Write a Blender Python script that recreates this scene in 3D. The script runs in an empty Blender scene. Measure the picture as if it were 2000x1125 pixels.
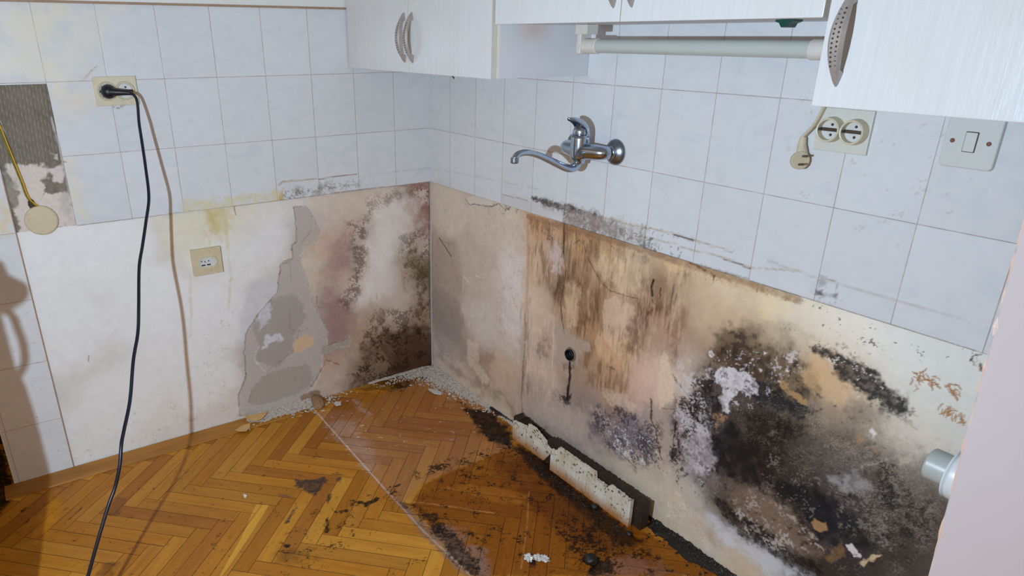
import bpy, bmesh, math, random
import numpy as np
from mathutils import Vector, Matrix

C = bpy.context.scene.collection
SC = bpy.context.scene
random.seed(7)

# ------------------------------------------------------------------ camera
cam = bpy.data.cameras.new('camera'); co = bpy.data.objects.new('camera', cam); C.objects.link(co)
cam.sensor_width = 36; cam.lens = 24.1334; cam.shift_x = 0.057567; cam.shift_y = 0.030513
cam.clip_start = 0.02
co.matrix_world = Matrix(((0.552004, -0.318246, 0.770721, 2.205908),
                          (0.833840, 0.208826, -0.510982, -1.356700),
                          (0.001672, 0.924722, 0.380639, 1.280396), (0, 0, 0, 1)))
SC.camera = co

# ------------------------------------------------------------------ world, lights, exposure
w = bpy.data.worlds.new('world'); SC.world = w; w.use_nodes = True
wn = w.node_tree.nodes; wl = w.node_tree.links
bg = wn['Background']; bg.inputs['Strength'].default_value = 0.72
tc = wn.new('ShaderNodeTexCoord'); sp = wn.new('ShaderNodeSeparateXYZ'); cr = wn.new('ShaderNodeValToRGB')
mr = wn.new('ShaderNodeMapRange'); mr.inputs[1].default_value = -1; mr.inputs[2].default_value = 1
wl.new(tc.outputs['Generated'], sp.inputs[0]); wl.new(sp.outputs[2], mr.inputs[0]); wl.new(mr.outputs[0], cr.inputs[0])
wl.new(cr.outputs[0], bg.inputs['Color'])
cr.color_ramp.elements[0].color = (0.26, 0.155, 0.07, 1); cr.color_ramp.elements[0].position = 0.3
cr.color_ramp.elements[1].color = (0.86, 0.66, 0.47, 1); cr.color_ramp.elements[1].position = 0.62
fl = bpy.data.lights.new('camera_flash', 'AREA'); fl.shape = 'DISK'; fl.size = 0.02; fl.energy = 26; fl.color = (0.70, 0.87, 1.06)
fo = bpy.data.objects.new('camera_flash', fl); C.objects.link(fo); fo.location = (1.80, -1.68, 1.19)
fo.rotation_euler = (Vector((0.45, -0.25, 0.62)) - fo.location).to_track_quat('-Z', 'Y').to_euler()
SC.view_settings.view_transform = 'Standard'; SC.view_settings.look = 'None'
SC.view_settings.exposure = 0.0; SC.view_settings.gamma = 1.0; SC.view_settings.use_curve_mapping = False

# ------------------------------------------------------------------ grid constants (metres)
ZT = 0.7758                 # bottom of the wall tiling
TH = 0.1954                 # tile height with joint
LX0, LXW = 0.1444, 0.15     # left wall: first joint, tile width (distance from the corner)
RX0, RXW = 0.1387, 0.1524   # right wall
ZTOP = ZT + 3 * TH

# ------------------------------------------------------------------ object helpers
def link(name, me, mat=None, parent=None, smooth=False):
    o = bpy.data.objects.new(name, me); C.objects.link(o)
    if mat: me.materials.append(mat)
    if parent:
        o.parent = parent
    if smooth:
        me.shade_smooth()
    return o
def obj(name, bm, mat, parent=None, smooth=False, loc=None):
    me = bpy.data.meshes.new(name); bmesh.ops.recalc_face_normals(bm, faces=bm.faces[:]); bm.to_mesh(me); bm.free()
    o = link(name, me, mat, parent, smooth)
    if loc: o.location = loc
    return o
def tag(o, label, cat, group=None, kind=None):
    if label: o['label'] = label
    if cat: o['category'] = cat
    if group: o['group'] = group
    if kind: o['kind'] = kind
    return o
def thing(name, label, cat, loc=(0, 0, 0), group=None):
    o = bpy.data.objects.new(name, None); C.objects.link(o); o.location = loc; o.empty_display_size = .02
    return tag(o, label, cat, group)
def struct(o): o['kind'] = 'structure'; return o
def copy_tree(o, parent=None):
    c = o.copy(); C.objects.link(c); c.parent = parent
    for ch in list(o.children): copy_tree(ch, c)
    return c

def box(bm, x0, x1, y0, y1, z0, z1, bev=0.0, seg=2):
    r = bmesh.ops.create_cube(bm, size=1)
    vs = r['verts']
    for v in vs:
        v.co = Vector(((x0 + x1) / 2 + v.co.x * (x1 - x0), (y0 + y1) / 2 + v.co.y * (y1 - y0), (z0 + z1) / 2 + v.co.z * (z1 - z0)))
    if bev > 0:
        es = list({e for v in vs for e in v.link_edges})
        bmesh.ops.bevel(bm, geom=es, offset=bev, segments=seg, affect='EDGES', profile=0.6)
def tube(bm, pts, rad, n=12, cap=True, flat=None):
    pts = [Vector(p) for p in pts]
    if not hasattr(rad, '__len__'): rad = [rad] * len(pts)
    rings = []; up = None
    for i, p in enumerate(pts):
        t = (pts[min(i + 1, len(pts) - 1)] - pts[max(i - 1, 0)]).normalized()
        if up is None:
            up = Vector((0, 0, 1)) if abs(t.z) < .9 else Vector((1, 0, 0))
        s = t.cross(up).normalized(); up = s.cross(t).normalized()
        fx, fy = flat if flat else (1, 1)
        rings.append([bm.verts.new(p + s * (math.cos(a) * rad[i] * fx) + up * (math.sin(a) * rad[i] * fy)) for a in [2 * math.pi * k / n for k in range(n)]])
    for a, b in zip(rings[:-1], rings[1:]):
        for k in range(n): bm.faces.new((a[k], a[(k + 1) % n], b[(k + 1) % n], b[k]))
    if cap:
        bm.faces.new(rings[0]); bm.faces.new(rings[-1][::-1])
def spline(pts, n=8):
    P = [Vector(p) for p in pts]; P = [P[0] * 2 - P[1]] + P + [P[-1] * 2 - P[-2]]; out = []
    for i in range(1, len(P) - 2):
        a, b, c, d = P[i - 1:i + 3]
        for k in range(n):
            t = k / n
            out.append(.5 * ((2 * b) + (c - a) * t + (2 * a - 5 * b + 4 * c - d) * t * t + (3 * b - a - 3 * c + d) * t ** 3))
    return out + [P[-2]]
def lathe(bm, prof, n=32, M=None, closed=True):
    """profile of (radius, height) turned about +Z, then moved by M"""
    M = M or Matrix.Identity(4); rings = []
    for r, h in prof:
        if r < 1e-6: rings.append([bm.verts.new(M @ Vector((0, 0, h)))])
        else: rings.append([bm.verts.new(M @ Vector((r * math.cos(2 * math.pi * k / n), r * math.sin(2 * math.pi * k / n), h))) for k in range(n)])
    for a, b in zip(rings[:-1], rings[1:]):
        if len(a) == 1 and len(b) == 1: continue
        for k in range(n):
            if len(a) == 1: bm.faces.new((a[0], b[k], b[(k + 1) % n]))
            elif len(b) == 1: bm.faces.new((a[k], a[(k + 1) % n], b[0]))
            else: bm.faces.new((a[k], a[(k + 1) % n], b[(k + 1) % n], b[k]))
def prism(bm, poly, f0, f1):
    """outline poly (2D) joined between two placing functions"""
    a = [bm.verts.new(f0(*p)) for p in poly]; b = [bm.verts.new(f1(*p)) for p in poly]
    n = len(poly)
    bm.faces.new(a[::-1]); bm.faces.new(b)
    for k in range(n): bm.faces.new((a[k], a[(k + 1) % n], b[(k + 1) % n], b[k]))
AX_Y = Matrix.Rotation(math.radians(90), 4, 'X')      # +Z -> -Y
AX_X = Matrix.Rotation(math.radians(90), 4, 'Y')      # +Z -> +X
def T(x, y, z): return Matrix.Translation((x, y, z))

# ------------------------------------------------------------------ materials
def lin(c): return tuple(((x / 255) / 12.92 if x / 255 <= .04045 else ((x / 255 + .055) / 1.055) ** 2.4) for x in c)
class NT:
    def __init__(s, name):
        s.m = bpy.data.materials.new(name); s.m.use_nodes = True; s.n = s.m.node_tree.nodes; s.l = s.m.node_tree.links
        s.b = s.n['Principled BSDF']
    def new(s, t, **k):
        n = s.n.new(t)
        for a, b in k.items(): setattr(n, a, b)
        return n
    def setv(s, sock, v):
        if isinstance(v, bpy.types.NodeSocket): s.l.new(v, sock)
        elif v is not None: sock.default_value = v
    def math(s, op, a, b=None, c=None, clamp=False):
        n = s.new('ShaderNodeMath', operation=op, use_clamp=clamp)
        s.setv(n.inputs[0], a); s.setv(n.inputs[1], b); s.setv(n.inputs[2], c); return n.outputs[0]
    def mix(s, f, a, b, mode='MIX'):
        n = s.new('ShaderNodeMix', data_type='RGBA', blend_type=mode)
        s.setv(n.inputs[0], f); s.setv(n.inputs[6], a); s.setv(n.inputs[7], b); return n.outputs[2]
    def noise(s, vec, scale, det=4, rough=.5, dist=0.0):
        n = s.new('ShaderNodeTexNoise'); s.setv(n.inputs['Vector'], vec); n.inputs['Scale'].default_value = scale
        n.inputs['Detail'].default_value = det; n.inputs['Roughness'].default_value = rough; n.inputs['Distortion'].default_value = dist
        return n.outputs['Fac']
    def mapping(s, vec, scale=(1, 1, 1), rot=(0, 0, 0), loc=(0, 0, 0)):
        n = s.new('ShaderNodeMapping'); s.setv(n.inputs[0], vec); n.inputs['Scale'].default_value = scale
        n.inputs['Rotation'].default_value = rot; n.inputs['Location'].default_value = loc; return n.outputs[0]
    def ramp(s, f, *st):
        n = s.new('ShaderNodeValToRGB'); s.setv(n.inputs[0], f); e = n.color_ramp.elements
        while len(e) < len(st): e.new(.5)
        for x, (p, c) in zip(e, st): x.position = p; x.color = (c[0], c[1], c[2], 1) if hasattr(c, '__len__') else (c, c, c, 1)
        return n.outputs[0]
    def range(s, f, a, b, c=0., d=1.):
        n = s.new('ShaderNodeMapRange'); s.setv(n.inputs[0], f)
        for i, v in enumerate((a, b, c, d)): n.inputs[i + 1].default_value = v
        return n.outputs[0]
    def bump(s, h, strength=.3, dist=.002, normal=None):
        n = s.new('ShaderNodeBump'); s.setv(n.inputs['Height'], h); n.inputs['Strength'].default_value = strength
        n.inputs['Distance'].default_value = dist
        if normal: s.l.new(normal, n.inputs['Normal'])
        return n.outputs[0]
    def out(s, col=None, rough=None, nor=None, metal=None, spec=None, coat=None):
        s.setv(s.b.inputs['Base Color'], col); s.setv(s.b.inputs['Roughness'], rough)
        if nor: s.l.new(nor, s.b.inputs['Normal'])
        if metal is not None: s.b.inputs['Metallic'].default_value = metal
        if spec is not None: s.setv(s.b.inputs['Specular IOR Level'], spec)
        if coat is not None: s.b.inputs['Coat Weight'].default_value = coat
        return s.m
    def obj(s): return s.new('ShaderNodeTexCoord').outputs['Object']
def rgba(c): l = lin(c); return (l[0], l[1], l[2], 1)
def plain(name, c, rough=.5, metal=0, var=.08, scale=60, spec=.5, bump=.0, c2=None, t=.5, coat=None):
    """base colour with a fine procedural variation; c2 = grime colour laid on by noise above t"""
    N = NT(name); v = N.obj(); n = N.noise(v, scale, 5, .6)
    l = lin(c)
    col = N.ramp(n, (.25, [x * (1 - var) for x in l]), (.75, [min(1, x * (1 + var)) for x in l]))
    if c2:
        g = N.noise(v, scale * .35, 6, .65); col = N.mix(N.range(g, t, t + .15), col, rgba(c2))
    nb = N.bump(n, bump, .001) if bump else None
    return N.out(col, rough, nb, metal, spec, coat)
def attr(N, name, kind='Color'):
    a = N.new('ShaderNodeAttribute'); a.attribute_name = name; return a

def mat_plaster():
    N = NT('stained_plaster'); v = N.obj(); a = attr(N, 'paint'); g = attr(N, 'grit').outputs['Fac']
    n1 = N.noise(v, 380, 6, .7); n2 = N.noise(v, 90, 6, .65); n3 = N.noise(N.mapping(v, (260, 260, 40), (.5, .4, .3)), 1, 6, .75, .6)
    k = N.math('ADD', N.math('MULTIPLY', N.math('SUBTRACT', n1, .5), .9), N.math('ADD', N.math('MULTIPLY', N.math('SUBTRACT', n2, .5), .9), N.math('MULTIPLY', N.math('SUBTRACT', n3, .5), 1.0)))
    amp = N.math('ADD', N.math('MULTIPLY', g, .75), .09)
    f = N.math('ADD', 1.0, N.math('MULTIPLY', k, amp))
    f = N.math('MAXIMUM', f, .15)
    cmb = N.new('ShaderNodeCombineColor'); [N.l.new(f, cmb.inputs[i]) for i in range(3)]
    col = N.mix(1.0, a.outputs['Color'], cmb.outputs[0], 'MULTIPLY')
    # pale crystals of salt where the wall is mouldy
    ns = N.noise(v, 520, 4, .7, .4); sm = N.math('MULTIPLY', N.range(ns, .60, .68), N.math('MULTIPLY', g, .16))
    col = N.mix(sm, col, rgba((205, 198, 194)))
    h = N.math('ADD', N.math('MULTIPLY', n2, .8), N.math('MULTIPLY', n1, .5))
    nb = N.bump(h, .35, .0022)
    return N.out(col, .82, nb, 0, .25)
def mat_tiles(side):
    N = NT('glazed_wall_tiles'); v = N.obj(); s = N.new('ShaderNodeSeparateXYZ'); N.l.new(v, s.inputs[0])
    hx = N.math('MULTIPLY', s.outputs[1], -1.0) if side == 'L' else s.outputs[0]
    X0, W = (LX0, LXW) if side == 'L' else (RX0, RXW)
    def joint(c, o, w, wid):
        u = N.math('DIVIDE', N.math('SUBTRACT', c, o), w); fr = N.math('FRACT', u)
        d = N.math('MULTIPLY', N.math('SUBTRACT', .5, N.math('ABSOLUTE', N.math('SUBTRACT', fr, .5))), w)
        return d, N.math('FLOOR', u)
    dx, ix = joint(hx, X0, W, 1); dz, iz = joint(s.outputs[2], ZT, TH, 1)
    d = N.math('MINIMUM', dx, dz); m = N.range(d, .0005, .0013, 1., 0.)
    r = N.new('ShaderNodeTexWhiteNoise', noise_dimensions='2D'); cb = N.new('ShaderNodeCombineXYZ'); N.l.new(ix, cb.inputs[0]); N.l.new(iz, cb.inputs[1]); N.l.new(cb.outputs[0], r.inputs['Vector'])
    off = N.new('ShaderNodeVectorMath', operation='MULTIPLY_ADD'); N.l.new(r.outputs['Color'], off.inputs[0]); off.inputs[1].default_value = (3, 3, 3); N.l.new(v, off.inputs[2])
    mv = off.outputs[0]
    n = N.noise(N.mapping(mv, (9, 9, 14)), 1.3, 6, .62, 1.6); n2 = N.noise(mv, 45, 5, .6)
    base = N.ramp(n, (.30, lin((209, 213, 216))), (.5, lin((216, 219, 221))), (.68, lin((219, 221, 223))))
    base = N.mix(N.range(n2, .3, .75, 0, .18), base, rgba((209, 212, 216)))
    tone = N.range(r.outputs['Value'], 0, 1, .97, 1.02); cmb = N.new('ShaderNodeCombineColor'); [N.l.new(tone, cmb.inputs[i]) for i in range(3)]
    base = N.mix(1., base, cmb.outputs[0], 'MULTIPLY')
    gn = N.noise(v, 25, 4, .6)
    grout = N.ramp(gn, (.35, lin((192, 184, 182))), (.6, lin((166, 152, 148))))
    col = N.mix(m, base, grout)
    a = attr(N, 'paint'); col = N.mix(a.outputs['Alpha'], col, a.outputs['Color'])
    fn = N.noise(v, 300, 4, .7); rough = N.math('ADD', N.math('MULTIPLY', m, .5), N.math('ADD', .16, N.math('MULTIPLY', a.outputs['Alpha'], .4)))
    hh = N.math('ADD', N.math('MULTIPLY', m, -1.), N.math('MULTIPLY', N.noise(v, 14, 3, .5), .35))
    nb = N.bump(hh, .25, .0012)
    return N.out(col, rough, nb, 0, .45)
def mat_cement():
    N = NT('notched_cement'); v = N.obj(); a = attr(N, 'paint')
    n1 = N.noise(v, 150, 6, .7); n2 = N.noise(v, 18, 6, .6); n3 = N.noise(N.mapping(v, (1, 60, 3)), 1, 4, .6)
    col = N.ramp(n2, (.3, lin((98, 90, 74))), (.7, lin((122, 113, 96))))
    col = N.mix(N.range(n3, .35, .7, 0, .4), col, rgba((140, 132, 116)))
    col = N.mix(a.outputs['Alpha'], col, a.outputs['Color'])
    col = N.mix(N.range(n1, .2, .8, 0, .25), col, rgba((190, 182, 174)))
    return N.out(col, .85, N.bump(N.math('ADD', n1, n2), .4, .002), 0, .2)
def mat_parquet():
    N = NT('herringbone_oak'); uv = N.new('ShaderNodeUVMap'); uv.uv_map = 'grain'; u = uv.outputs[0]
    t = attr(N, 'tone'); a = attr(N, 'paint'); v = N.obj()
    g1 = N.noise(N.mapping(u, (7, 70, 1)), 1, 6, .6, .5); g2 = N.noise(N.mapping(u, (30, 700, 1)), 1, 4, .6)
    wv = N.noise(N.mapping(u, (5, 45, 1)), 1, 3, .5, 2.5); rings = N.math('ABSOLUTE', N.math('SINE', N.math('MULTIPLY', wv, 42.)))
    dark = N.mix(1., t.outputs['Color'], rgba((196, 168, 140)), 'MULTIPLY')
    col = N.mix(N.range(g1, .4, .75, 0, .45), t.outputs['Color'], dark)
    col = N.mix(N.range(g2, .5, .8, 0, .22), col, N.mix(1., t.outputs['Color'], rgba((168, 130, 100)), 'MULTIPLY'))
    col = N.mix(N.range(rings, .8, 1., 0, .14), col, dark)
    big = N.noise(v, 5, 4, .6); col = N.mix(N.range(big, .4, .7, 0, .25), col, N.mix(1., col, rgba((205, 170, 140)), 'MULTIPLY'))
    # stains and painted shade: broken up at fine scale, wood grain still reads through
    fn = N.noise(v, 170, 6, .7); al = a.outputs['Alpha']
    al2 = N.math('MULTIPLY', al, N.range(fn, .2, .6, .84, 1.08), clamp=True)
    st = N.mix(.35, a.outputs['Color'], N.mix(1., a.outputs['Color'], N.ramp(g1, (.3, 1.15), (.7, .5)), 'MULTIPLY'))
    col = N.mix(al2, col, st)
    sp = N.noise(v, 60, 3, .6); rough = N.math('ADD', .30, N.math('ADD', N.math('MULTIPLY', al, .18), N.math('MULTIPLY', sp, .14)))
    h = N.math('ADD', N.math('MULTIPLY', g2, .3), N.math('MULTIPLY', N.math('MULTIPLY', fn, al), 1.2))
    return N.out(col, rough, N.bump(h, .3, .0015), 0, .2)

M_PLASTER = mat_plaster(); M_TL = mat_tiles('L'); M_TR = mat_tiles('R'); M_CEM = mat_cement(); M_PARQ = mat_parquet()
M_CREAM = plain('cream_paint', (226, 226, 220), .6, scale=12, var=.03)
M_PINK = plain('pale_pink_wall_paint', (188, 176, 176), .75, scale=14, var=.02, bump=.12)
M_PINKEDGE = plain('chipped_pink_edge', (214, 180, 160), .8, scale=60, var=.06, bump=.4, c2=(222, 204, 192), t=.5)
M_CEIL = plain('white_ceiling_paint', (225, 222, 216), .9, scale=8, var=.02)
M_DARK = plain('dark_gap', (24, 20, 16), .9)
M_CHROME = plain('worn_chrome', (176, 190, 208), .2, 1, var=.05, scale=90, c2=(140, 146, 156), t=.6)
M_CHROMED = plain('dull_chrome', (142, 150, 160), .34, 1, var=.1, scale=70)
M_NICKEL = plain('brushed_nickel', (174, 167, 161), .42, .45, var=.10, scale=200)
M_HOLE = plain('dark_hole', (70, 52, 42), .8)
M_OLDWHITE = plain('yellowed_white_plastic', (208, 208, 198), .38, scale=45, var=.03, c2=(196, 180, 136), t=.66)
M_WHITEPL = plain('white_plastic', (206, 210, 206), .3, scale=30, var=.02)
M_YELPL = plain('aged_yellow_plastic', (208, 200, 174), .42, scale=50, var=.05, c2=(190, 170, 120), t=.6)
M_SOCKIN = plain('grey_white_plastic', (208, 210, 208), .4, scale=60, var=.05, c2=(168, 160, 140), t=.62)
M_BEIGE = plain('beige_plastic', (200, 190, 162), .5, scale=60, var=.08, c2=(180, 160, 128), t=.6)
M_BLACK = plain('black_rubber', (14, 16, 22), .42, scale=60, var=.2)
M_NAVY = plain('dark_blue_cable', (12, 19, 36), .38, scale=60, var=.15)
M_STEEL = plain('dark_steel', (92, 84, 76), .4, .8, scale=200, var=.2)
M_RUST = plain('rusty_screw', (120, 84, 66), .6, .5, scale=300, var=.3)
M_COVER = plain('stained_cream_cover', (204, 190, 158), .5, scale=60, var=.06, c2=(180, 138, 84), t=.60)
M_TUBE = plain('frosted_glass_tube', (184, 190, 184), .25, scale=30, var=.02)
M_LAMPB = plain('dusty_white_metal', (208, 204, 196), .45, scale=80, var=.06, c2=(182, 160, 124), t=.66)
M_TRIMB = plain('brown_tile_trim', (160, 132, 108), .6, scale=100, var=.2)
def mat_panel():
    N = NT('pale_grey_panel'); v = N.obj(); n = N.noise(v, 10, 4, .5)
    col = N.ramp(n, (.3, lin((210, 213, 217))), (.7, lin((215, 218, 221))))
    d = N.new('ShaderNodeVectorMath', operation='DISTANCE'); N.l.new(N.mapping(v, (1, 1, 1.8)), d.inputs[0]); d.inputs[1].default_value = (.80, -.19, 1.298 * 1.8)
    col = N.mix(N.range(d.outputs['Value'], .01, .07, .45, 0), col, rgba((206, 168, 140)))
    return N.out(col, .35, None, 0, .4)
M_PANEL = mat_panel()  # cupboard panels' own pale grey, with one orange-brown spot
M_EDGE = plain('cream_edge_band', (207, 203, 192), .5, scale=40, var=.05, c2=(184, 150, 104), t=.68)
M_GREEN = plain('dark_green_plastic', (24, 70, 62), .3, scale=50, var=.2)
M_BLUEGREY = plain('grey_pipe_plastic', (158, 162, 158), .35, scale=20, var=.03)
M_PVCW = plain('white_pipe_collar', (196, 200, 200), .3, scale=20, var=.02)
M_MUD = plain('black_mud', (30, 22, 16), .45, scale=220, var=.5, bump=1., c2=(70, 52, 32), t=.58)
M_RUBBLE = plain('plaster_rubble', (196, 186, 174), .9, scale=260, var=.3, bump=1., c2=(120, 100, 80), t=.54)
M_FLAKE = plain('paint_flake', (204, 198, 190), .8, scale=120, var=.08)
M_OCHRE = plain('ochre_flake', (206, 164, 106), .8, scale=120, var=.12, bump=.3)
M_ROT = plain('rotten_black_board', (46, 34, 24), .6, scale=120, var=.4, bump=.9, c2=(86, 70, 52), t=.6)
M_FOIL = plain('crumpled_plastic', (206, 202, 196), .3, .1, scale=120, var=.2)
M_GREYPL = plain('grey_plastic', (120, 122, 126), .5)
M_TRIM = None
def mat_door():
    N = NT('white_woodgrain_foil'); v = N.obj()
    n = N.noise(N.mapping(v, (300, 300, 5)), 1, 5, .6, 1.2); n2 = N.noise(N.mapping(v, (60, 60, 1.6)), 1, 4, .55, 1.); n3 = N.noise(v, 9, 4, .6)
    col = N.ramp(n, (.3, lin((210, 211, 211))), (.6, lin((217, 218, 217))))
    col = N.mix(N.range(n2, .4, .65, 0, .35), col, rgba((206, 208, 210)))
    col = N.mix(N.range(n3, .52, .8, 0, .35), col, rgba((212, 206, 190)))
    col = N.mix(N.range(N.noise(v, 240, 2, .5), .76, .82, 0, .7), col, rgba((160, 140, 120)))
    return N.out(col, .27, N.bump(N.math('ADD', N.math('MULTIPLY', n, .3), N.noise(N.mapping(v, (90, 90, 30)), 1, 3, .5)), .25, .0014), 0, .45)
M_DOOR = mat_door()
def mat_wood():
    N = NT('varnished_wood_trim'); v = N.obj(); n = N.noise(N.mapping(v, (40, 3, 60)), 1, 5, .6, .8); n2 = N.noise(v, 7, 5, .6)
    col = N.ramp(n, (.3, lin((140, 90, 30))), (.7, lin((180, 122, 44))))
    col = N.mix(N.range(n2, .5, .75, 0, .6), col, rgba((118, 72, 24)))
    return N.out(col, .38, N.bump(n, .2, .001), 0, .4)
M_TRIM = mat_wood()
def mat_peelboard():
    N = NT('peeling_white_skirting'); v = N.obj(); s = N.new('ShaderNodeSeparateXYZ'); N.l.new(v, s.inputs[0])
    n = N.noise(v, 70, 7, .7, .3); n2 = N.noise(v, 16, 5, .6)
    col = N.ramp(n2, (.3, lin((198, 186, 158))), (.65, lin((222, 218, 206))))
    low = N.range(N.math('ADD', s.outputs[2], N.math('MULTIPLY', N.math('SUBTRACT', n2, .5), .03)), .004, .044, 1., 0.)
    col = N.mix(N.math('MULTIPLY', low, .9), col, rgba((168, 104, 40)))
    col = N.mix(N.range(N.math('ADD', n, N.math('MULTIPLY', s.outputs[2], .5)), .60, .64, 0, .9), col, rgba((50, 38, 26)))
    return N.out(col, .6, N.bump(n, .5, .002), 0, .3)
M_PEEL = mat_peelboard()

# ------------------------------------------------------------------ surface painting (stain colours and some painted-in shade, in wall / floor metres)
_R = np.random.RandomState(11); _LAT = _R.rand(16, 256, 256).astype(np.float32)
def vnoise(x, y, k):
    xi = np.floor(x).astype(int); yi = np.floor(y).astype(int); fx = x - xi; fy = y - yi
    fx = fx * fx * (3 - 2 * fx); fy = fy * fy * (3 - 2 * fy); L = _LAT[k % 16]
    a = L[xi & 255, yi & 255]; b = L[(xi + 1) & 255, yi & 255]; c = L[xi & 255, (yi + 1) & 255]; d = L[(xi + 1) & 255, (yi + 1) & 255]
    return (a * (1 - fx) + b * fx) * (1 - fy) + (c * (1 - fx) + d * fx) * fy
def fbm(x, y, size, octs=4, k=0, rough=.55):
    s = 0; a = 1; t = 0; x = x / size; y = y / size
    for o in range(octs):
        s = s + a * vnoise(x + 17.3 * o + k * 3.1, y - 9.7 * o + k * 7.7, k + o); t += a; a *= rough; x = x * 2.03; y = y * 2.03
    return s / t
def sstep(a, b, x):
    t = np.clip((x - a) / (b - a), 0, 1); return t * t * (3 - 2 * t)
def segdist(x, y, a, b):
    vx, vy = b[0] - a[0], b[1] - a[1]; L = vx * vx + vy * vy + 1e-12
    t = np.clip(((x - a[0]) * vx + (y - a[1]) * vy) / L, 0, 1)
    return np.hypot(x - a[0] - t * vx, y - a[1] - t * vy)
def polysd(x, y, P):
    d = np.full(x.shape, 9.); ins = np.zeros(x.shape, bool); n = len(P)
    for i in range(n):
        a, b = P[i], P[(i + 1) % n]; d = np.minimum(d, segdist(x, y, a, b))
        if a[1] != b[1]:
            c = ((a[1] > y) != (b[1] > y)) & (x < (b[0] - a[0]) * (y - a[1]) / (b[1] - a[1]) + a[0]); ins ^= c
    return np.where(ins, d, -d)
def slin(c):
    v = np.array(lin(c)); m = max(v.max() * .6 + v.mean() * .4, 1e-4); return v * (1.12 * m ** .22)
def paint(X, Y, layers, base=None, sig=.045):
    """X, Y flat coordinate arrays -> colour (linear), alpha, grit, relief"""
    n = len(X); col = np.zeros((n, 3)); al = np.zeros(n); grit = np.zeros(n); rel = np.zeros(n)
    if base:
        wx = X + (fbm(X, Y, .06, 4, 2) - .5) * .05; wy = Y + (fbm(X, Y, .06, 4, 5) - .5) * .05
        W = np.full(n, 1e-9)
        for (bx, by, r, g, b) in base:
            d2 = (wx - bx) ** 2 + (wy - by) ** 2
            k = np.exp(-d2 / (2 * sig * sig)) + 2e-5 / (d2 + .01)
            col += k[:, None] * slin((r, g, b)); W += k
        col /= W[:, None]; al[:] = 1
        mott = (fbm(X, Y, .02, 5, 8) - .5) * .34 * (1.1 - col.mean(1)) + (fbm(X, Y, .07, 4, 3) - .5) * .4 * np.clip(.72 - col.mean(1), 0, 1); col *= (1 + mott)[:, None]
    for i, L in enumerate(layers):
        kind = L[0]; P = L[-1]; xs = [p[0] for p in P]; ys = [p[1] for p in P]; m = .05
        ix = np.nonzero((X > min(xs) - m) & (X < max(xs) + m) & (Y > min(ys) - m) & (Y < max(ys) + m))[0]
        if not len(ix): continue
        x, y = X[ix], Y[ix]; k = i % 13
        def warp(a, s=None):
            s = s or max(.008, a * 2.2)
            return x + (fbm(x, y, s, 4, k) - .5) * 2.4 * a, y + (fbm(x, y, s, 4, k + 3) - .5) * 2.4 * a
        if kind == 'P':
            _, c, a, soft, wp, brk, _ = L; wx, wy = warp(wp); sd = polysd(wx, wy, P)
            soft2 = max(soft, .0012)
            nb = fbm(x, y, max(.008, soft * 1.2), 5, k + 5, .65)
            mk = sstep(-soft2, soft2, sd + (nb - .5) * soft2 * 3 * (brk > 0)) * (1 - brk + brk * sstep(.35, .62, nb)) * a
        elif kind == 'L':
            _, c, a, wd, wp, brk, _ = L; wx, wy = warp(wp); d = np.full(x.shape, 9.)
            for p, q in zip(P[:-1], P[1:]): d = np.minimum(d, segdist(wx, wy, p, q))
            nb = fbm(x, y, .012, 4, k + 5); w = max(wd, .0009) * (.6 + .8 * nb)
            mk = (1 - sstep(w * .5, w * .5 + max(wd * .6, .0012), d)) * (1 - brk + brk * sstep(.35, .6, nb)) * a
        elif kind == 'S':
            _, c, a, th, size, _ = L; wx, wy = warp(.010); sd = polysd(wx, wy, P)
            nb = .65 * fbm(x, y, size, 3, k + 6, .6) + .35 * fbm(x, y, size * 4, 3, k + 9, .6); cl = fbm(x, y, max(.02, size * 7), 3, k + 1, .6)
            mk = sstep(-.020, .016, sd) * sstep(th + .01, th + (.13 if size > .0055 else .08), nb + .55 * (cl - .5) - .08 * (1 - sstep(-.012, .02, sd))) * a * .9
        elif kind == 'V':
            _, c, a, th, _ = L; wx, wy = warp(.012); sd = polysd(wx, wy, P)
            nb = .5 * fbm(x, y * .12, .006, 4, k + 6, .6) + .5 * fbm(x, y * .35, .02, 4, k + 2, .6)
            mk = sstep(-.018, .022, sd) * sstep(th - .08, th + .12, nb) * a
        elif kind == 'F':
            _, c, a, th, _ = L; wx, wy = warp(.015); sd = polysd(wx, wy, P)
            an = .5 + 1.5 * (fbm(x, y, .09, 2, k + 1) - .5) * 2; ca, sa = np.cos(an), np.sin(an)
            u = x * ca + y * sa; v = -x * sa + y * ca
            nb = fbm(u * .15, v, .0045, 3, k + 4, .6) * .6 + .4 * fbm(x, y, .03, 4, k + 7)
            mk = sstep(-.015, .02, sd) * sstep(th + .02, th + .2, nb) * a
        elif kind == 'T':
            _, c, a, _ = L; wx, wy = warp(.006); sd = polysd(wx, wy, P)
            nb = np.abs(fbm(x, y, .012, 2, k + 4) - .5); mk = sstep(-.003, .004, sd) * (1 - sstep(.022, .05, nb)) * a
        elif kind == 'G':
            _, g, soft, _ = L; wx, wy = warp(.02); sd = polysd(wx, wy, P)
            mk = sstep(-soft, soft, sd); grit[ix] = np.maximum(grit[ix], mk * g); continue
        elif kind == 'D':
            _, dep, soft, wp, _ = L; wx, wy = warp(wp); sd = polysd(wx, wy, P); rel[ix] += dep * sstep(-soft, soft, sd); continue
        c = slin(c); na = mk + al[ix] * (1 - mk)
        col[ix] = (c * mk[:, None] + col[ix] * (al[ix] * (1 - mk))[:, None]) / np.maximum(na, 1e-6)[:, None]; al[ix] = na
    return col, al, grit, rel
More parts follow.
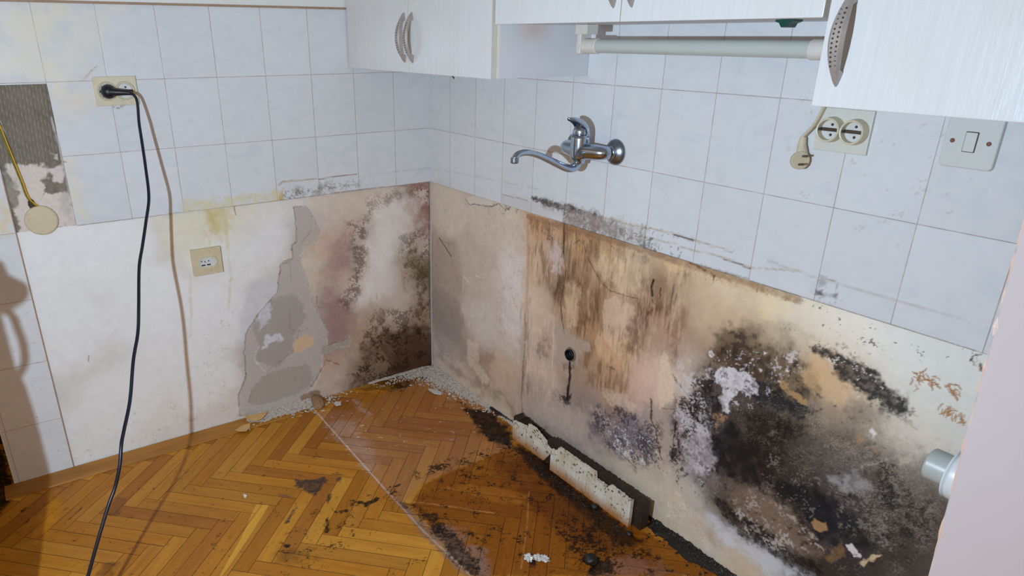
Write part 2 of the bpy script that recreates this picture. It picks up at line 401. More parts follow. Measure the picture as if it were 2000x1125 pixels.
def grid_mesh(name, us, vs, place, layers, base, mat, parent=None, hole=None, sig=.045, extra=None):
    U, V = np.meshgrid(us, vs, indexing='ij'); X = U.ravel(); Y = V.ravel()
    col, al, grit, rel = paint(X, Y, layers, base, sig)
    if extra is not None: rel = rel + extra(X, Y)
    co_ = place(X, Y, rel)
    nu, nv = len(us), len(vs); I = np.arange(nu * nv).reshape(nu, nv)
    F = np.stack([I[:-1, :-1], I[1:, :-1], I[1:, 1:], I[:-1, 1:]], -1).reshape(-1, 4)
    if hole is not None:
        cx = X[F].mean(1); cy = Y[F].mean(1); F = F[~hole(cx, cy)]
    me = bpy.data.meshes.new(name); me.vertices.add(len(X)); me.vertices.foreach_set('co', co_.astype(np.float32).ravel())
    me.loops.add(F.size); me.loops.foreach_set('vertex_index', F.ravel().astype(np.int32)); me.polygons.add(len(F))
    me.polygons.foreach_set('loop_start', np.arange(0, F.size, 4, dtype=np.int32)); me.update(calc_edges=True)
    a = me.attributes.new('paint', 'FLOAT_COLOR', 'POINT'); a.data.foreach_set('color', np.concatenate([col, al[:, None]], 1).astype(np.float32).ravel())
    g = me.attributes.new('grit', 'FLOAT', 'POINT'); g.data.foreach_set('value', grit.astype(np.float32))
    me.shade_smooth()
    return link(name, me, mat, parent)

R_BASE=[(0.1075,0.7077,214,200,184),(0.3636,0.7041,212,196,178),(0.5307,0.7058,216,202,186),(0.1064,0.4702,190,172,158),(0.3078,0.5248,205,190,175),(0.5131,0.5449,218,204,194),(0.0979,0.2562,172,158,148),(0.3457,0.3006,212,200,190),(0.5242,0.3452,212,197,186),(0.0969,0.0769,205,190,178),(0.3003,0.1585,188,165,150),(0.4896,0.1741,204,180,156),(0.2156,0.024,205,186,170),(0.4193,0.0166,202,184,166),(0.5405,0.053,195,172,152),(0.6053,0.7389,208,166,126),(0.627,0.6114,212,180,148),(0.6493,0.48,220,196,172),(0.6498,0.2987,206,184,164),(0.6621,0.1311,186,166,152),(0.7074,0.6657,205,175,155),(0.7393,0.5682,152,120,94),(0.8135,0.7238,192,150,110),(0.826,0.6023,165,128,96),(0.8142,0.5009,182,142,106),(0.7153,0.4322,208,178,152),(0.7548,0.3941,188,164,150),(0.8738,0.3543,180,150,126),(0.9095,0.7764,172,140,110),(0.9386,0.6959,205,176,140),(1.0286,0.7203,220,196,164),(0.914,0.5666,168,128,94),(0.9938,0.5623,220,186,156),(1.0235,0.4801,212,172,132),(0.9517,0.4198,196,154,112),(1.0038,0.326,190,154,124),(0.9074,0.2469,160,140,130),(1.0644,0.6158,164,128,102),(1.0898,0.5359,166,136,114),(1.0999,0.6842,140,104,78),(1.158,0.7554,212,182,144),(1.1513,0.5876,204,164,134),(1.1862,0.6965,160,128,106),(1.1898,0.573,168,136,114),(1.1315,0.431,212,182,162),(1.1781,0.4661,222,198,176),(1.2272,0.7091,220,194,160),(1.2703,0.63,222,198,166),(1.2373,0.5057,206,190,176),(1.2807,0.7382,224,204,172),(1.3544,0.7107,228,208,176),(1.415,0.7305,230,216,190),(1.4869,0.7307,234,224,204),(1.5855,0.731,236,230,216),(1.6827,0.7346,232,230,220),(1.7722,0.7284,226,228,222),(1.8181,0.6764,220,222,216),(1.738,0.693,228,228,220),(1.7909,0.653,224,222,212),(1.8299,0.5975,216,216,206),(1.2907,0.5969,150,118,88),(1.3483,0.6706,190,158,124),(1.4273,0.6673,205,175,135),(1.4829,0.6937,236,222,198),(1.5312,0.6281,218,174,124),(1.5793,0.6125,222,192,158),(1.6466,0.5956,228,206,178),(1.4234,0.6218,140,120,92),(1.4833,0.633,150,126,96),(1.4753,0.4205,62,50,46),(1.5482,0.4327,98,86,78),(1.4417,0.4582,88,72,62),(1.3431,0.3801,72,64,68),(1.2567,0.3358,168,152,150),(1.2857,0.2578,176,166,166),(1.0921,0.2514,146,136,144),(1.1802,0.2804,190,168,152),(1.3919,0.2726,74,60,58),(1.4611,0.3567,56,46,44),(1.5657,0.3477,60,54,54),(1.6232,0.5113,124,110,98),(1.6917,0.4867,114,102,92),(1.6405,0.4322,130,120,112),(1.7169,0.3763,88,82,82),(1.7727,0.4736,128,114,100),(1.8065,0.4105,108,94,82),(1.728,0.5427,208,198,184),(1.7594,0.6047,224,218,202),(1.6207,0.5713,192,172,150),(1.6208,0.3134,74,74,82),(1.6956,0.2821,70,66,68),(1.7727,0.3109,102,90,80),(1.5103,0.2412,162,136,116),(1.4281,0.2338,152,132,116),(1.5667,0.2201,150,128,108),(1.6248,0.1809,62,48,42),(1.4226,0.1839,84,62,50),(1.5258,0.1614,72,56,48),(1.1405,0.1759,198,182,164),(1.1161,0.0744,206,192,172),(1.2218,0.1216,206,192,172),(1.3073,0.1252,198,188,176),(1.2733,0.0172,206,190,168),(1.3972,0.07,204,200,196),(1.4873,0.0704,212,186,148),(1.4523,0.0193,214,194,164),(1.5522,0.0957,208,212,216),(0.8772,0.1038,180,162,152),(0.8038,0.1227,184,166,154),(1.0106,0.1026,176,160,150),(1.524,0.5505,104,96,84),(1.3858,0.5408,100,88,84),(1.3246,0.4864,96,80,78),(1.3869,0.4592,110,98,92)]
L_BASE=[(1.3293,0.6773,228,228,226),(1.1387,0.707,228,228,226),(1.3156,0.4851,228,228,226),(1.0294,0.4885,228,228,226),(1.1592,0.1595,228,228,226),(0.9141,0.1624,227,226,224),(0.7714,0.6135,226,224,220),(0.6435,0.6811,224,222,220),(0.7038,0.7583,222,216,200),(1.3125,0.0587,226,226,224),(1.0462,0.0645,224,220,214),(0.8564,0.064,222,214,206),(0.8232,0.7241,222,216,196),(0.8472,0.4127,227,226,224),(0.9793,0.2961,227,226,224),(0.5364,0.7716,222,218,212),(0.4985,0.678,200,190,184),(0.4556,0.7441,212,198,184),(0.3988,0.737,214,198,182),(0.4285,0.5936,206,176,158),(0.3846,0.5096,174,142,134),(0.3069,0.6127,196,170,158),(0.4454,0.3632,168,136,130),(0.3478,0.4437,208,188,172),(0.4339,0.2373,172,142,136),(0.2601,0.7196,214,198,182),(0.1679,0.6601,222,212,204),(0.2256,0.5612,226,218,210),(0.2757,0.4095,222,212,204),(0.1763,0.4316,226,218,212),(0.137,0.6069,218,208,198),(0.0636,0.695,178,150,136),(0.0195,0.6299,168,128,114),(0.0373,0.5311,212,196,182),(0.0959,0.4791,168,146,116),(0.0512,0.4083,142,120,94),(0.0986,0.3748,208,188,172),(0.0498,0.234,172,146,124),(0.1704,0.2826,212,196,182),(0.2383,0.2762,192,170,150),(0.2862,0.2013,180,154,128),(0.1975,0.1686,132,100,74),(0.106,0.0891,108,78,58),(0.0467,0.0032,92,62,46),(0.1573,-0.0249,104,74,54),(0.246,0.1029,162,136,110),(0.3264,0.0686,142,112,90),(0.3665,0.1346,192,172,156),(0.4673,0.0639,208,188,172),(0.5123,0.0221,200,180,165),(0.341,0.0051,160,140,124),(0.4496,0.0145,192,172,156),(0.5473,0.0976,194,178,166),(0.6549,0.2106,190,182,176),(0.5269,0.3409,194,184,176),(0.6756,0.3742,208,206,208),(0.6081,0.2997,188,180,172),(0.6329,0.0368,184,174,164),(0.7453,0.0711,198,190,184),(0.4728,0.5253,214,202,184),(0.4996,0.4339,206,192,176)]
LEFT=[
('P',(190,180,173),0.92,0.003,0.006,0,[(0.5372,0.7484),(0.5391,0.6227),(0.5573,0.6138),(0.56,0.5672),(0.6002,0.5584),(0.6175,0.5021),(0.6264,0.4516),(0.6684,0.4238),(0.7122,0.3764),(0.7521,0.3283),(0.7642,0.2564),(0.7677,0.1721),(0.8036,0.1042),(0.8071,0.021),(0.7619,-0.0027),(0.6214,-0.0108),(0.58,0.0183),(0.5294,0.0497),(0.4899,0.1033),(0.4751,0.1814),(0.4124,0.188),(0.3626,0.1845),(0.3645,0.2279),(0.3925,0.2148),(0.4553,0.2106),(0.4496,0.2645),(0.4802,0.3413),(0.5012,0.3969),(0.5122,0.4657),(0.5321,0.5664),(0.5128,0.6028),(0.4677,0.6075),(0.4477,0.6439),(0.4758,0.7101),(0.493,0.7428)]),
('D',-0.0025,0.002,0.006,[(0.5372,0.7484),(0.5391,0.6227),(0.5573,0.6138),(0.56,0.5672),(0.6002,0.5584),(0.6175,0.5021),(0.6264,0.4516),(0.6684,0.4238),(0.7122,0.3764),(0.7521,0.3283),(0.7642,0.2564),(0.7677,0.1721),(0.8036,0.1042),(0.8071,0.021),(0.7619,-0.0027),(0.6214,-0.0108),(0.58,0.0183),(0.5294,0.0497),(0.4899,0.1033),(0.4751,0.1814),(0.4124,0.188),(0.3626,0.1845),(0.3645,0.2279),(0.3925,0.2148),(0.4553,0.2106),(0.4496,0.2645),(0.4802,0.3413),(0.5012,0.3969),(0.5122,0.4657),(0.5321,0.5664),(0.5128,0.6028),(0.4677,0.6075),(0.4477,0.6439),(0.4758,0.7101),(0.493,0.7428)]),
('L',(120,105,95),0.7,0.0011,0.006,0.4,[(0.5372,0.7484),(0.5391,0.6227),(0.5573,0.6138),(0.56,0.5672),(0.6002,0.5584),(0.6175,0.5021),(0.6264,0.4516),(0.6684,0.4238),(0.7122,0.3764),(0.7521,0.3283),(0.7642,0.2564),(0.7677,0.1721),(0.8036,0.1042),(0.8071,0.021)]),  # edge shade of the peeled relief, painted as a thin dark line
('L',(130,112,100),0.4,0.0009,0.006,0.5,[(0.3645,0.2279),(0.3925,0.2148),(0.4553,0.2106),(0.4496,0.2645),(0.4802,0.3413),(0.5012,0.3969),(0.5122,0.4657),(0.5321,0.5664),(0.5128,0.6028),(0.4677,0.6075),(0.4477,0.6439),(0.4758,0.7101),(0.493,0.7428)]),  # fainter painted edge shade on the other side of the peeled patch
('P',(170,160,150),0.75,0.006,0.01,0.1,[(0.6473,0.4397),(0.556,0.4332),(0.536,0.379),(0.5232,0.3337),(0.5677,0.3012),(0.5917,0.2204),(0.6546,0.1669),(0.7368,0.2237),(0.7076,0.2756),(0.7326,0.3318),(0.687,0.3953)]),
('P',(172,161,149),0.75,0.004,0.008,0.1,[(0.7711,0.0589),(0.7576,0.1081),(0.7046,0.1544),(0.6305,0.1602),(0.5298,0.1507),(0.5272,0.0769),(0.5818,0.0467),(0.6757,0.0384),(0.7566,0.0454)]),
('P',(214,214,222),0.75,0.006,0.012,0.3,[(0.676,0.4254),(0.6489,0.4238),(0.6589,0.3644),(0.7014,0.3327),(0.7122,0.3764)]),
('P',(214,214,222),0.8,0.004,0.01,0.3,[(0.7017,0.2572),(0.6772,0.3019),(0.633,0.3039),(0.6275,0.277),(0.6642,0.2733),(0.6858,0.2574)]),
('L',(215,212,210),0.7,0.0025,0.01,0.3,[(0.7166,0.2652),(0.7265,0.2466),(0.7233,0.203),(0.6959,0.1607)]),
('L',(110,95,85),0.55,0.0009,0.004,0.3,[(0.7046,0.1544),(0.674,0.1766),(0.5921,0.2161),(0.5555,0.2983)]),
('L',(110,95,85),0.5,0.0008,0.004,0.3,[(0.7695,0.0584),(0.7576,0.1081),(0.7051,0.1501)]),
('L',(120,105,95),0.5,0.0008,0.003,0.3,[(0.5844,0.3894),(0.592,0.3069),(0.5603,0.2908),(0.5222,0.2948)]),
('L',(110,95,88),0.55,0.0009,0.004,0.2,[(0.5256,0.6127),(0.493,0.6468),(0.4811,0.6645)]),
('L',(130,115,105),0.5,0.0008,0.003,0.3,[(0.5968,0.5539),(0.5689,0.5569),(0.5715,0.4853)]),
('P',(212,182,148),0.95,0.002,0.004,0,[(0.5871,0.2437),(0.5709,0.2657),(0.5324,0.2738),(0.5026,0.2525),(0.5119,0.2222),(0.5415,0.2164),(0.5637,0.2044),(0.5868,0.2192)]),
('P',(172,158,146),0.8,0.003,0.006,0.1,[(0.4837,0.1836),(0.4683,0.2139),(0.4294,0.2014),(0.3923,0.2193),(0.3646,0.2261),(0.3596,0.1884),(0.4035,0.1857),(0.4315,0.1701),(0.4674,0.1658)]),
('P',(200,160,130),0.45,0.012,0.02,0.4,[(0.4721,0.1625),(0.4133,0.1745),(0.3978,0.1337),(0.4542,0.1026),(0.4905,0.0942)]),
('L',(120,75,45),0.6,0.003,0.006,0.6,[(0.5329,0.06),(0.4892,0.1123),(0.4641,0.1513),(0.4169,0.1202)]),
('P',(168,136,130),0.5,0.02,0.03,0.5,[(0.4038,0.5691),(0.3499,0.6092),(0.3554,0.5197),(0.4021,0.4697),(0.417,0.3793),(0.367,0.3338),(0.3294,0.3609),(0.3514,0.295),(0.4091,0.2369),(0.444,0.2454),(0.4451,0.3508),(0.4679,0.3899),(0.4508,0.5036)]),
('S',(110,75,60),0.75,0.42,0.004,[(0.3464,0.665),(0.2591,0.669),(0.287,0.4738),(0.3095,0.3918),(0.367,0.3338),(0.3998,0.3757),(0.3318,0.4735),(0.3342,0.5823)]),
('S',(120,85,65),0.6,0.45,0.004,[(0.2729,0.7427),(0.1838,0.7561),(0.0351,0.7637),(0.0067,0.7357),(0.2222,0.6965),(0.2775,0.6553)]),
('P',(150,100,88),0.6,0.012,0.02,0.5,[(0.0727,0.7759),(-0.0035,0.7743),(-0.0017,0.6248),(0.0366,0.6809),(0.0644,0.7259)]),
('S',(235,225,218),0.6,0.45,0.004,[(0.0729,0.7678),(0.0015,0.76),(0.0024,0.6934),(0.0461,0.6905)]),
('P',(120,100,70),0.55,0.015,0.02,0.45,[(0.1081,0.5117),(0.0494,0.5196),(0.0105,0.4597),(0.0123,0.332),(0.0622,0.3787),(0.0906,0.4381)]),
('S',(95,75,50),0.7,0.5,0.004,[(0.1439,0.5862),(0.0086,0.6004),(0.0085,0.2368),(0.0649,0.2493),(0.0725,0.3624),(0.121,0.3991)]),
('P',(190,150,130),0.5,0.004,0.008,0.2,[(0.1274,0.4448),(0.1099,0.4461),(0.1193,0.3897),(0.093,0.3391),(0.1125,0.3522),(0.1326,0.4013)]),
('P',(96,64,42),0.75,0.018,0.03,0.45,[(0.3008,0.2107),(0.2247,0.2109),(0.1876,0.1643),(0.0867,0.1877),(0.0037,0.1972),(0.004,0.0087),(0.1537,-0.0204),(0.3505,-0.0078),(0.3781,0.0052),(0.347,0.0539),(0.3086,0.0623),(0.3232,0.142)]),
('P',(150,125,100),0.7,0.01,0.02,0.5,[(0.2656,0.1555),(0.2186,0.1245),(0.1918,0.0497),(0.2327,0.0218),(0.311,0.0147),(0.2981,0.0786)]),
('S',(60,38,22),0.9,0.52,0.005,[(0.2998,0.2288),(0.0858,0.2256),(0.0145,0.1803),(0.0164,0.0424),(0.2039,-0.0061),(0.3497,0.0065),(0.3838,0.0642),(0.3066,0.1)]),
('S',(90,60,38),0.7,0.5,0.005,[(0.249,0.3082),(0.2019,0.2979),(0.0844,0.2817),(0.0025,0.2925),(0.004,0.1779),(0.3212,0.1788),(0.2994,0.2379)]),
('P',(110,85,60),0.6,0.006,0.01,0.5,[(0.2496,0.2948),(0.2209,0.3021),(0.2076,0.2763),(0.2228,0.2568),(0.2462,0.2667)]),
('L',(70,35,22),0.75,0.01,0.01,0.4,[(0.0007,0.0129),(0.0913,-0.0078),(0.1943,-0.0188),(0.3509,-0.0145)]),
('P',(196,140,80),0.9,0.001,0.001,0,[(0.2419,0.3826),(0.2356,0.3547),(0.2407,0.3459),(0.2468,0.357)]),
('P',(150,118,88),0.85,0.003,0.006,0.2,[(0.5792,0.0274),(0.5387,0.0432),(0.5042,0.0329),(0.4976,0.0026),(0.5334,-0.0006),(0.5808,0.0092)]),
('L',(140,118,104),0.8,0.0014,0.002,0.2,[(0.483,0.4142),(0.4843,0.3764),(0.4782,0.3666)]),
('P',(205,200,190),0.6,0.003,0.004,0.3,[(0.1425,0.7674),(0.1011,0.7644),(0.1155,0.7466),(0.1338,0.7544)]),
('L',(120,90,80),0.85,0.003,0.003,0.2,[(-0.0035,0.7743),(0.0034,0.6169),(0.007,0.423),(0.0056,0.217)]),
('P',(206,190,120),0.65,0.02,0.015,0.35,[(0.8397,0.7791),(0.7433,0.7767),(0.7591,0.715),(0.7977,0.6697),(0.8332,0.7088)]),
('P',(200,180,110),0.5,0.008,0.008,0.4,[(0.8257,0.7658),(0.7935,0.7666),(0.8036,0.6876),(0.8232,0.699)]),
('L',(206,190,130),0.45,0.006,0.004,0.5,[(0.7706,0.7419),(0.7755,0.649),(0.7766,0.5436),(0.7962,0.4384)]),
('L',(206,192,140),0.35,0.005,0.004,0.5,[(0.8222,0.7072),(0.8318,0.658)]),
('L',(206,196,150),0.35,0.005,0.004,0.5,[(0.9052,0.5676),(0.9188,0.4468),(0.9343,0.3592)]),
('L',(170,110,60),0.8,0.0025,0.001,0.2,[(0.7388,0.7728),(0.7371,0.7458)]),
('P',(214,205,195),0.5,0.02,0.02,0.4,[(1.0988,0.0423),(0.8882,0.0944),(0.7991,0.0875),(0.8086,0.0068),(1.1047,0.0042)]),
('S',(120,90,70),0.4,0.72,0.003,[(1.3932,0.0877),(1.1445,0.1549),(0.7505,0.5025),(0.8086,0.0068),(1.2661,-0.0169)]),
('L',(90,90,95),0.7,0.0012,0.001,0.1,[(1.235,0.3722),(1.2399,0.3526)]),
('P',(206,180,150),0.4,0.03,0.03,0.4,[(0.4976,0.6397),(0.4482,0.648),(0.4258,0.4991),(0.4666,0.4066),(0.4972,0.4463),(0.473,0.5402)]),
('P',(232,226,220),0.5,0.03,0.03,0.5,[(0.2392,0.7147),(0.0741,0.7188),(0.0377,0.6217),(0.1364,0.5251),(0.2142,0.4606),(0.2381,0.3418),(0.2933,0.3534),(0.2653,0.5463)]),
('L',(190,150,120),0.6,0.004,0.006,0.5,[(0.8147,0.0234),(0.7034,0.0105),(0.5934,0.0131)]),
]
RIGHT=[
('P',(168,155,148),0.6,0.012,0.02,0.35,[(0.0213,0.2871),(0.0658,0.3115),(0.0825,0.2363),(0.1757,0.2488),(0.241,0.2131),(0.3044,0.1784),(0.2262,0.107),(0.0724,0.0869),(0.0187,0.1301)]),
('P',(178,160,150),0.4,0.02,0.03,0.5,[(0.0423,0.5097),(0.1583,0.539),(0.2219,0.4642),(0.175,0.3848),(0.0751,0.3738)]),
('L',(70,60,50),0.9,0.0028,0.001,0.1,[(0.0567,0.5697),(0.1015,0.5433),(0.1391,0.5175)]),
('L',(190,175,160),0.6,0.003,0.001,0.1,[(0.0265,0.5954),(0.0599,0.5518),(0.1261,0.5169)]),
('P',(160,125,100),0.5,0.02,0.03,0.6,[(0.3191,0.2037),(0.4075,0.2191),(0.4126,0.0862),(0.4988,0.0766),(0.4137,0.0571),(0.3065,0.0897)]),
('P',(226,208,188),0.6,0.008,0.012,0.3,[(0.2489,0.2161),(0.3184,0.2324),(0.3357,0.1517),(0.4119,0.1055),(0.353,0.0797),(0.2582,0.1301)]),
('P',(150,125,108),0.5,0.02,0.02,0.4,[(0.0175,0.0543),(0.1426,0.0728),(0.2911,0.073),(0.4569,0.067),(0.5541,0.0689),(0.5565,0.0268),(0.4148,0.0277),(0.1938,0.0312)]),
('P',(222,200,176),0.6,0.02,0.02,0.3,[(0.0171,0.0324),(0.1076,0.0264),(0.3083,0.009),(0.5304,0.0041),(0.5283,0.0421),(0.3542,0.0401),(0.1769,0.0345)]),
('P',(230,220,214),0.5,0.03,0.03,0.3,[(0.4468,0.5953),(0.5565,0.6633),(0.5765,0.3472),(0.5146,0.2975),(0.4566,0.3837)]),
('L',(236,230,222),0.7,0.0018,0.003,0.3,[(0.2195,0.4031),(0.2219,0.4642),(0.2529,0.4502),(0.2712,0.4419)]),
('L',(236,230,222),0.6,0.0018,0.003,0.3,[(0.3001,0.4865),(0.3479,0.4912)]),
('P',(215,205,195),0.8,0.002,0.004,0.2,[(0.2331,0.7527),(0.2904,0.7756),(0.3863,0.777),(0.4002,0.7597),(0.333,0.7508),(0.2628,0.7289)]),
('L',(80,65,50),0.85,0.0018,0.003,0.3,[(0.2331,0.7527),(0.2554,0.7359),(0.2982,0.7458),(0.3468,0.7494),(0.3871,0.7548),(0.4258,0.7726),(0.4649,0.7566)]),
('S',(60,45,35),0.9,0.56,0.003,[(0.3863,0.777),(0.5255,0.7764),(0.5264,0.7613),(0.44,0.7438)]),
('S',(150,120,100),0.3,0.66,0.003,[(0.0292,0.7553),(0.5624,0.7572),(0.588,0.1642),(0.4126,0.0862),(0.0187,0.1301)]),
('L',(215,205,190),0.8,0.006,0.002,0.2,[(0.0059,0.7691),(-0.0025,0.5272),(-0.0034,0.3098),(-0.0055,0.0233)]),
('L',(100,75,60),0.7,0.0016,0.002,0.2,[(0.0089,0.5774),(0.0006,0.3313),(0.0023,0.0374)]),
('L',(196,150,110),0.55,0.008,0.003,0.3,[(0.576,0.7638),(0.59,0.6087),(0.5877,0.4618),(0.5893,0.3433)]),
('L',(125,100,82),0.7,0.005,0.003,0.3,[(0.5893,0.3433),(0.5871,0.2185),(0.5839,0.1253),(0.5943,0.0644)]),
('P',(208,160,112),0.5,0.02,0.02,0.3,[(0.5795,0.7645),(0.7381,0.7687),(0.8377,0.7664),(0.9819,0.7668),(0.986,0.7349),(0.8341,0.7097),(0.7008,0.7132),(0.5896,0.7021)]),
('S',(70,45,30),0.8,0.62,0.003,[(0.5795,0.7645),(0.9819,0.7668),(0.9869,0.7285),(0.5885,0.7172)]),
('V',(126,88,58),0.6,0.5,[(0.5835,0.7647),(0.7427,0.7702),(0.886,0.7599),(1.05,0.7694),(1.0614,0.6879),(1.0149,0.6536),(0.9614,0.6534),(0.9057,0.5876),(0.7979,0.6054),(0.7679,0.585),(0.7417,0.5117),(0.6959,0.5515),(0.6159,0.5581),(0.589,0.6839)]),
('V',(132,94,62),0.7,0.5,[(0.6915,0.6039),(0.8642,0.6304),(0.9253,0.6048),(0.938,0.4974),(0.8846,0.4428),(0.8219,0.4433),(0.7713,0.4613),(0.7274,0.4827)]),
('V',(140,100,66),0.7,0.5,[(0.8385,0.4374),(1.0366,0.4893),(1.0594,0.3167),(1.0063,0.2916),(0.8671,0.3144)]),
('V',(110,75,50),0.7,0.55,[(1.0358,0.6906),(1.1901,0.7629),(1.2015,0.6227),(1.1884,0.4853),(1.1396,0.6114),(1.1005,0.5877),(1.0814,0.4519),(1.0252,0.4738),(1.0342,0.6072)]),
('V',(150,110,75),0.5,0.5,[(0.5574,0.4516),(0.6013,0.5039),(0.6351,0.1514),(0.5796,0.0899)]),
('P',(104,74,54),0.55,0.014,0.02,0.45,[(0.7045,0.6016),(0.7642,0.6243),(0.7825,0.6009),(0.7558,0.5402),(0.7223,0.5416)]),
('P',(214,194,186),0.8,0.008,0.012,0.3,[(0.6895,0.6792),(0.7245,0.7049),(0.7483,0.6657),(0.74,0.6233),(0.704,0.6074)]),
('P',(226,196,158),0.5,0.01,0.015,0.3,[(0.7674,0.5907),(0.805,0.6132),(0.8304,0.5923),(0.825,0.4921),(0.7883,0.4552),(0.7699,0.5209)]),
('P',(230,202,166),0.55,0.015,0.02,0.3,[(0.8913,0.7138),(1.034,0.7505),(1.0487,0.6432),(1.0042,0.6346),(0.9353,0.6404),(0.8744,0.6717)]),
('P',(222,194,168),0.6,0.003,0.003,0.15,[(0.93,0.5953),(0.9662,0.6148),(1.0392,0.6089),(1.0444,0.5895),(1.0374,0.5335),(1.0121,0.4687),(1.0097,0.4338),(0.9406,0.4755),(0.9247,0.5492)]),
('P',(224,182,140),0.5,0.01,0.01,0.3,[(0.924,0.4923),(1.0339,0.5103),(1.0256,0.4175),(0.963,0.409),(0.9017,0.4257)]),
('L',(110,75,50),0.75,0.0016,0.002,0.1,[(0.8221,0.7448),(0.8495,0.6976),(0.8744,0.6717),(0.9141,0.6396),(0.9439,0.6268),(0.9917,0.6281),(1.05,0.6333)]),
('L',(90,60,45),0.6,0.0012,0.002,0.2,[(0.8578,0.6889),(0.9072,0.6375),(0.9549,0.6221)]),
('L',(80,55,45),0.85,0.004,0.002,0.1,[(0.7437,0.7759),(0.7472,0.7216),(0.7489,0.6856)]),
('L',(80,50,36),0.8,0.0025,0.003,0.2,[(0.7505,0.686),(0.7632,0.6355),(0.7629,0.5951),(0.7504,0.5265),(0.7622,0.4703),(0.7783,0.4303)]),
('S',(50,45,60),0.95,0.5,0.004,[(0.7025,0.7222),(0.7433,0.7206),(0.7531,0.7007),(0.717,0.6974),(0.6748,0.7043),(0.6734,0.7212)]),
('L',(60,50,45),0.85,0.003,0.002,0.2,[(0.7901,0.7236),(0.8114,0.7396)]),
('P',(80,62,50),0.7,0.004,0.008,0.4,[(1.0467,0.7488),(1.0639,0.7582),(1.0649,0.7289),(1.0523,0.7305)]),
('P',(200,176,150),0.5,0.01,0.01,0.4,[(1.032,0.7649),(1.0749,0.7659),(1.0692,0.7202),(1.0373,0.7264)]),
('P',(228,194,146),0.8,0.008,0.01,0.2,[(1.112,0.7562),(1.1709,0.7624),(1.1718,0.7391),(1.133,0.733)]),
('L',(70,30,15),0.95,0.005,0.003,0.1,[(1.0918,0.6992),(1.0883,0.6808),(1.0918,0.6566)]),
('L',(90,50,30),0.8,0.0025,0.003,0.2,[(1.1179,0.6846),(1.1187,0.655)]),
('L',(120,60,25),0.7,0.003,0.004,0.3,[(1.0842,0.6236),(1.0828,0.6024),(1.1124,0.6328),(1.092,0.6466)]),
('P',(115,82,62),0.65,0.016,0.02,0.4,[(1.027,0.5622),(1.0644,0.5752),(1.0667,0.5117),(1.0207,0.4552),(1.0183,0.5265)]),
('P',(150,112,86),0.6,0.014,0.015,0.3,[(1.174,0.6529),(1.2011,0.6423),(1.1967,0.5812),(1.1854,0.505),(1.1693,0.5711)]),
('P',(226,200,176),0.85,0.004,0.005,0.15,[(1.156,0.5221),(1.1757,0.4906),(1.1958,0.4567),(1.2023,0.3952),(1.1659,0.3531),(1.1476,0.3919),(1.1444,0.4562),(1.1464,0.5052)]),
('P',(225,188,170),0.5,0.02,0.02,0.3,[(1.0429,0.4417),(1.1275,0.4869),(1.1387,0.41),(1.118,0.3301),(1.0613,0.3029)]),
('L',(120,88,66),0.7,0.003,0.004,0.3,[(1.1879,0.4693),(1.2056,0.4504),(1.2306,0.4403),(1.2471,0.4267)]),
('P',(186,166,150),0.85,0.006,0.008,0.2,[(0.7253,0.4575),(0.7464,0.4587),(0.7895,0.4435),(0.8461,0.4402),(0.8846,0.4428),(0.8944,0.4229),(0.8515,0.388),(0.8325,0.3371),(0.7835,0.3294),(0.7494,0.3282),(0.7357,0.3864)]),
('L',(240,230,215),0.5,0.0015,0.002,0.3,[(0.7242,0.4694),(0.729,0.3839),(0.7305,0.2946)]),
('P',(120,95,85),0.5,0.016,0.025,0.5,[(0.6481,0.3663),(0.6921,0.3827),(0.7058,0.3236),(0.6712,0.3031),(0.6464,0.3263)]),
('P',(110,80,66),0.55,0.01,0.012,0.4,[(0.7789,0.3339),(0.8346,0.3566),(0.8376,0.3268),(0.7852,0.311)]),
('L',(40,22,15),0.95,0.007,0.003,0.05,[(0.8087,0.346),(0.8134,0.2975),(0.8095,0.2509),(0.8098,0.2119)]),
('P',(40,26,20),0.9,0.004,0.008,0.35,[(0.7809,0.2183),(0.8251,0.245),(0.8241,0.2121),(0.8003,0.1943)]),
('S',(45,30,24),0.9,0.5,0.005,[(0.7594,0.215),(0.8325,0.2548),(0.8141,0.1843),(0.7633,0.17)]),
('L',(90,60,40),0.7,0.003,0.003,0.4,[(0.9712,0.4007),(0.993,0.3982)]),
('V',(84,58,40),0.4,0.6,[(0.7037,0.7562),(0.8344,0.769),(1.0136,0.6636),(1.045,0.4256),(0.8846,0.4428),(0.7659,0.5196),(0.6998,0.6062)]),
('V',(228,200,166),0.35,0.56,[(0.5943,0.738),(1.1901,0.7629),(1.2319,0.5034),(1.0522,0.3716),(0.8373,0.4489),(0.5971,0.565)]),
('V',(232,208,186),0.45,0.56,[(0.573,0.5078),(0.7294,0.4589),(0.7531,0.1854),(0.5885,0.1086)]),
('P',(196,178,166),0.5,0.02,0.02,0.4,[(0.5371,0.1134),(0.7987,0.1769),(0.9419,0.2631),(0.9726,0.243),(0.8846,0.1077),(0.7408,0.0778)]),
('P',(110,100,112),0.65,0.018,0.02,0.65,[(0.9112,0.213),(0.9904,0.2689),(1.1252,0.2848),(1.1703,0.226),(1.1084,0.1317),(1.0044,0.1533),(0.9187,0.1441)]),
('S',(60,56,66),0.8,0.5,0.005,[(0.8871,0.2283),(1.0077,0.2942),(1.1757,0.3103),(1.1914,0.2046),(1.1095,0.1235),(0.9845,0.1426)]),
('S',(225,222,228),0.7,0.56,0.004,[(0.9545,0.2164),(1.1445,0.2783),(1.1892,0.2199),(1.1084,0.1317),(1.026,0.1472)]),
('L',(90,75,62),0.8,0.0025,0.003,0.3,[(1.0148,0.1536),(1.0568,0.1464),(1.1084,0.1317)]),
('P',(220,196,176),0.6,0.008,0.01,0.3,[(0.954,0.3119),(1.032,0.3389),(1.0827,0.3213),(1.0704,0.299),(0.9884,0.2851)]),
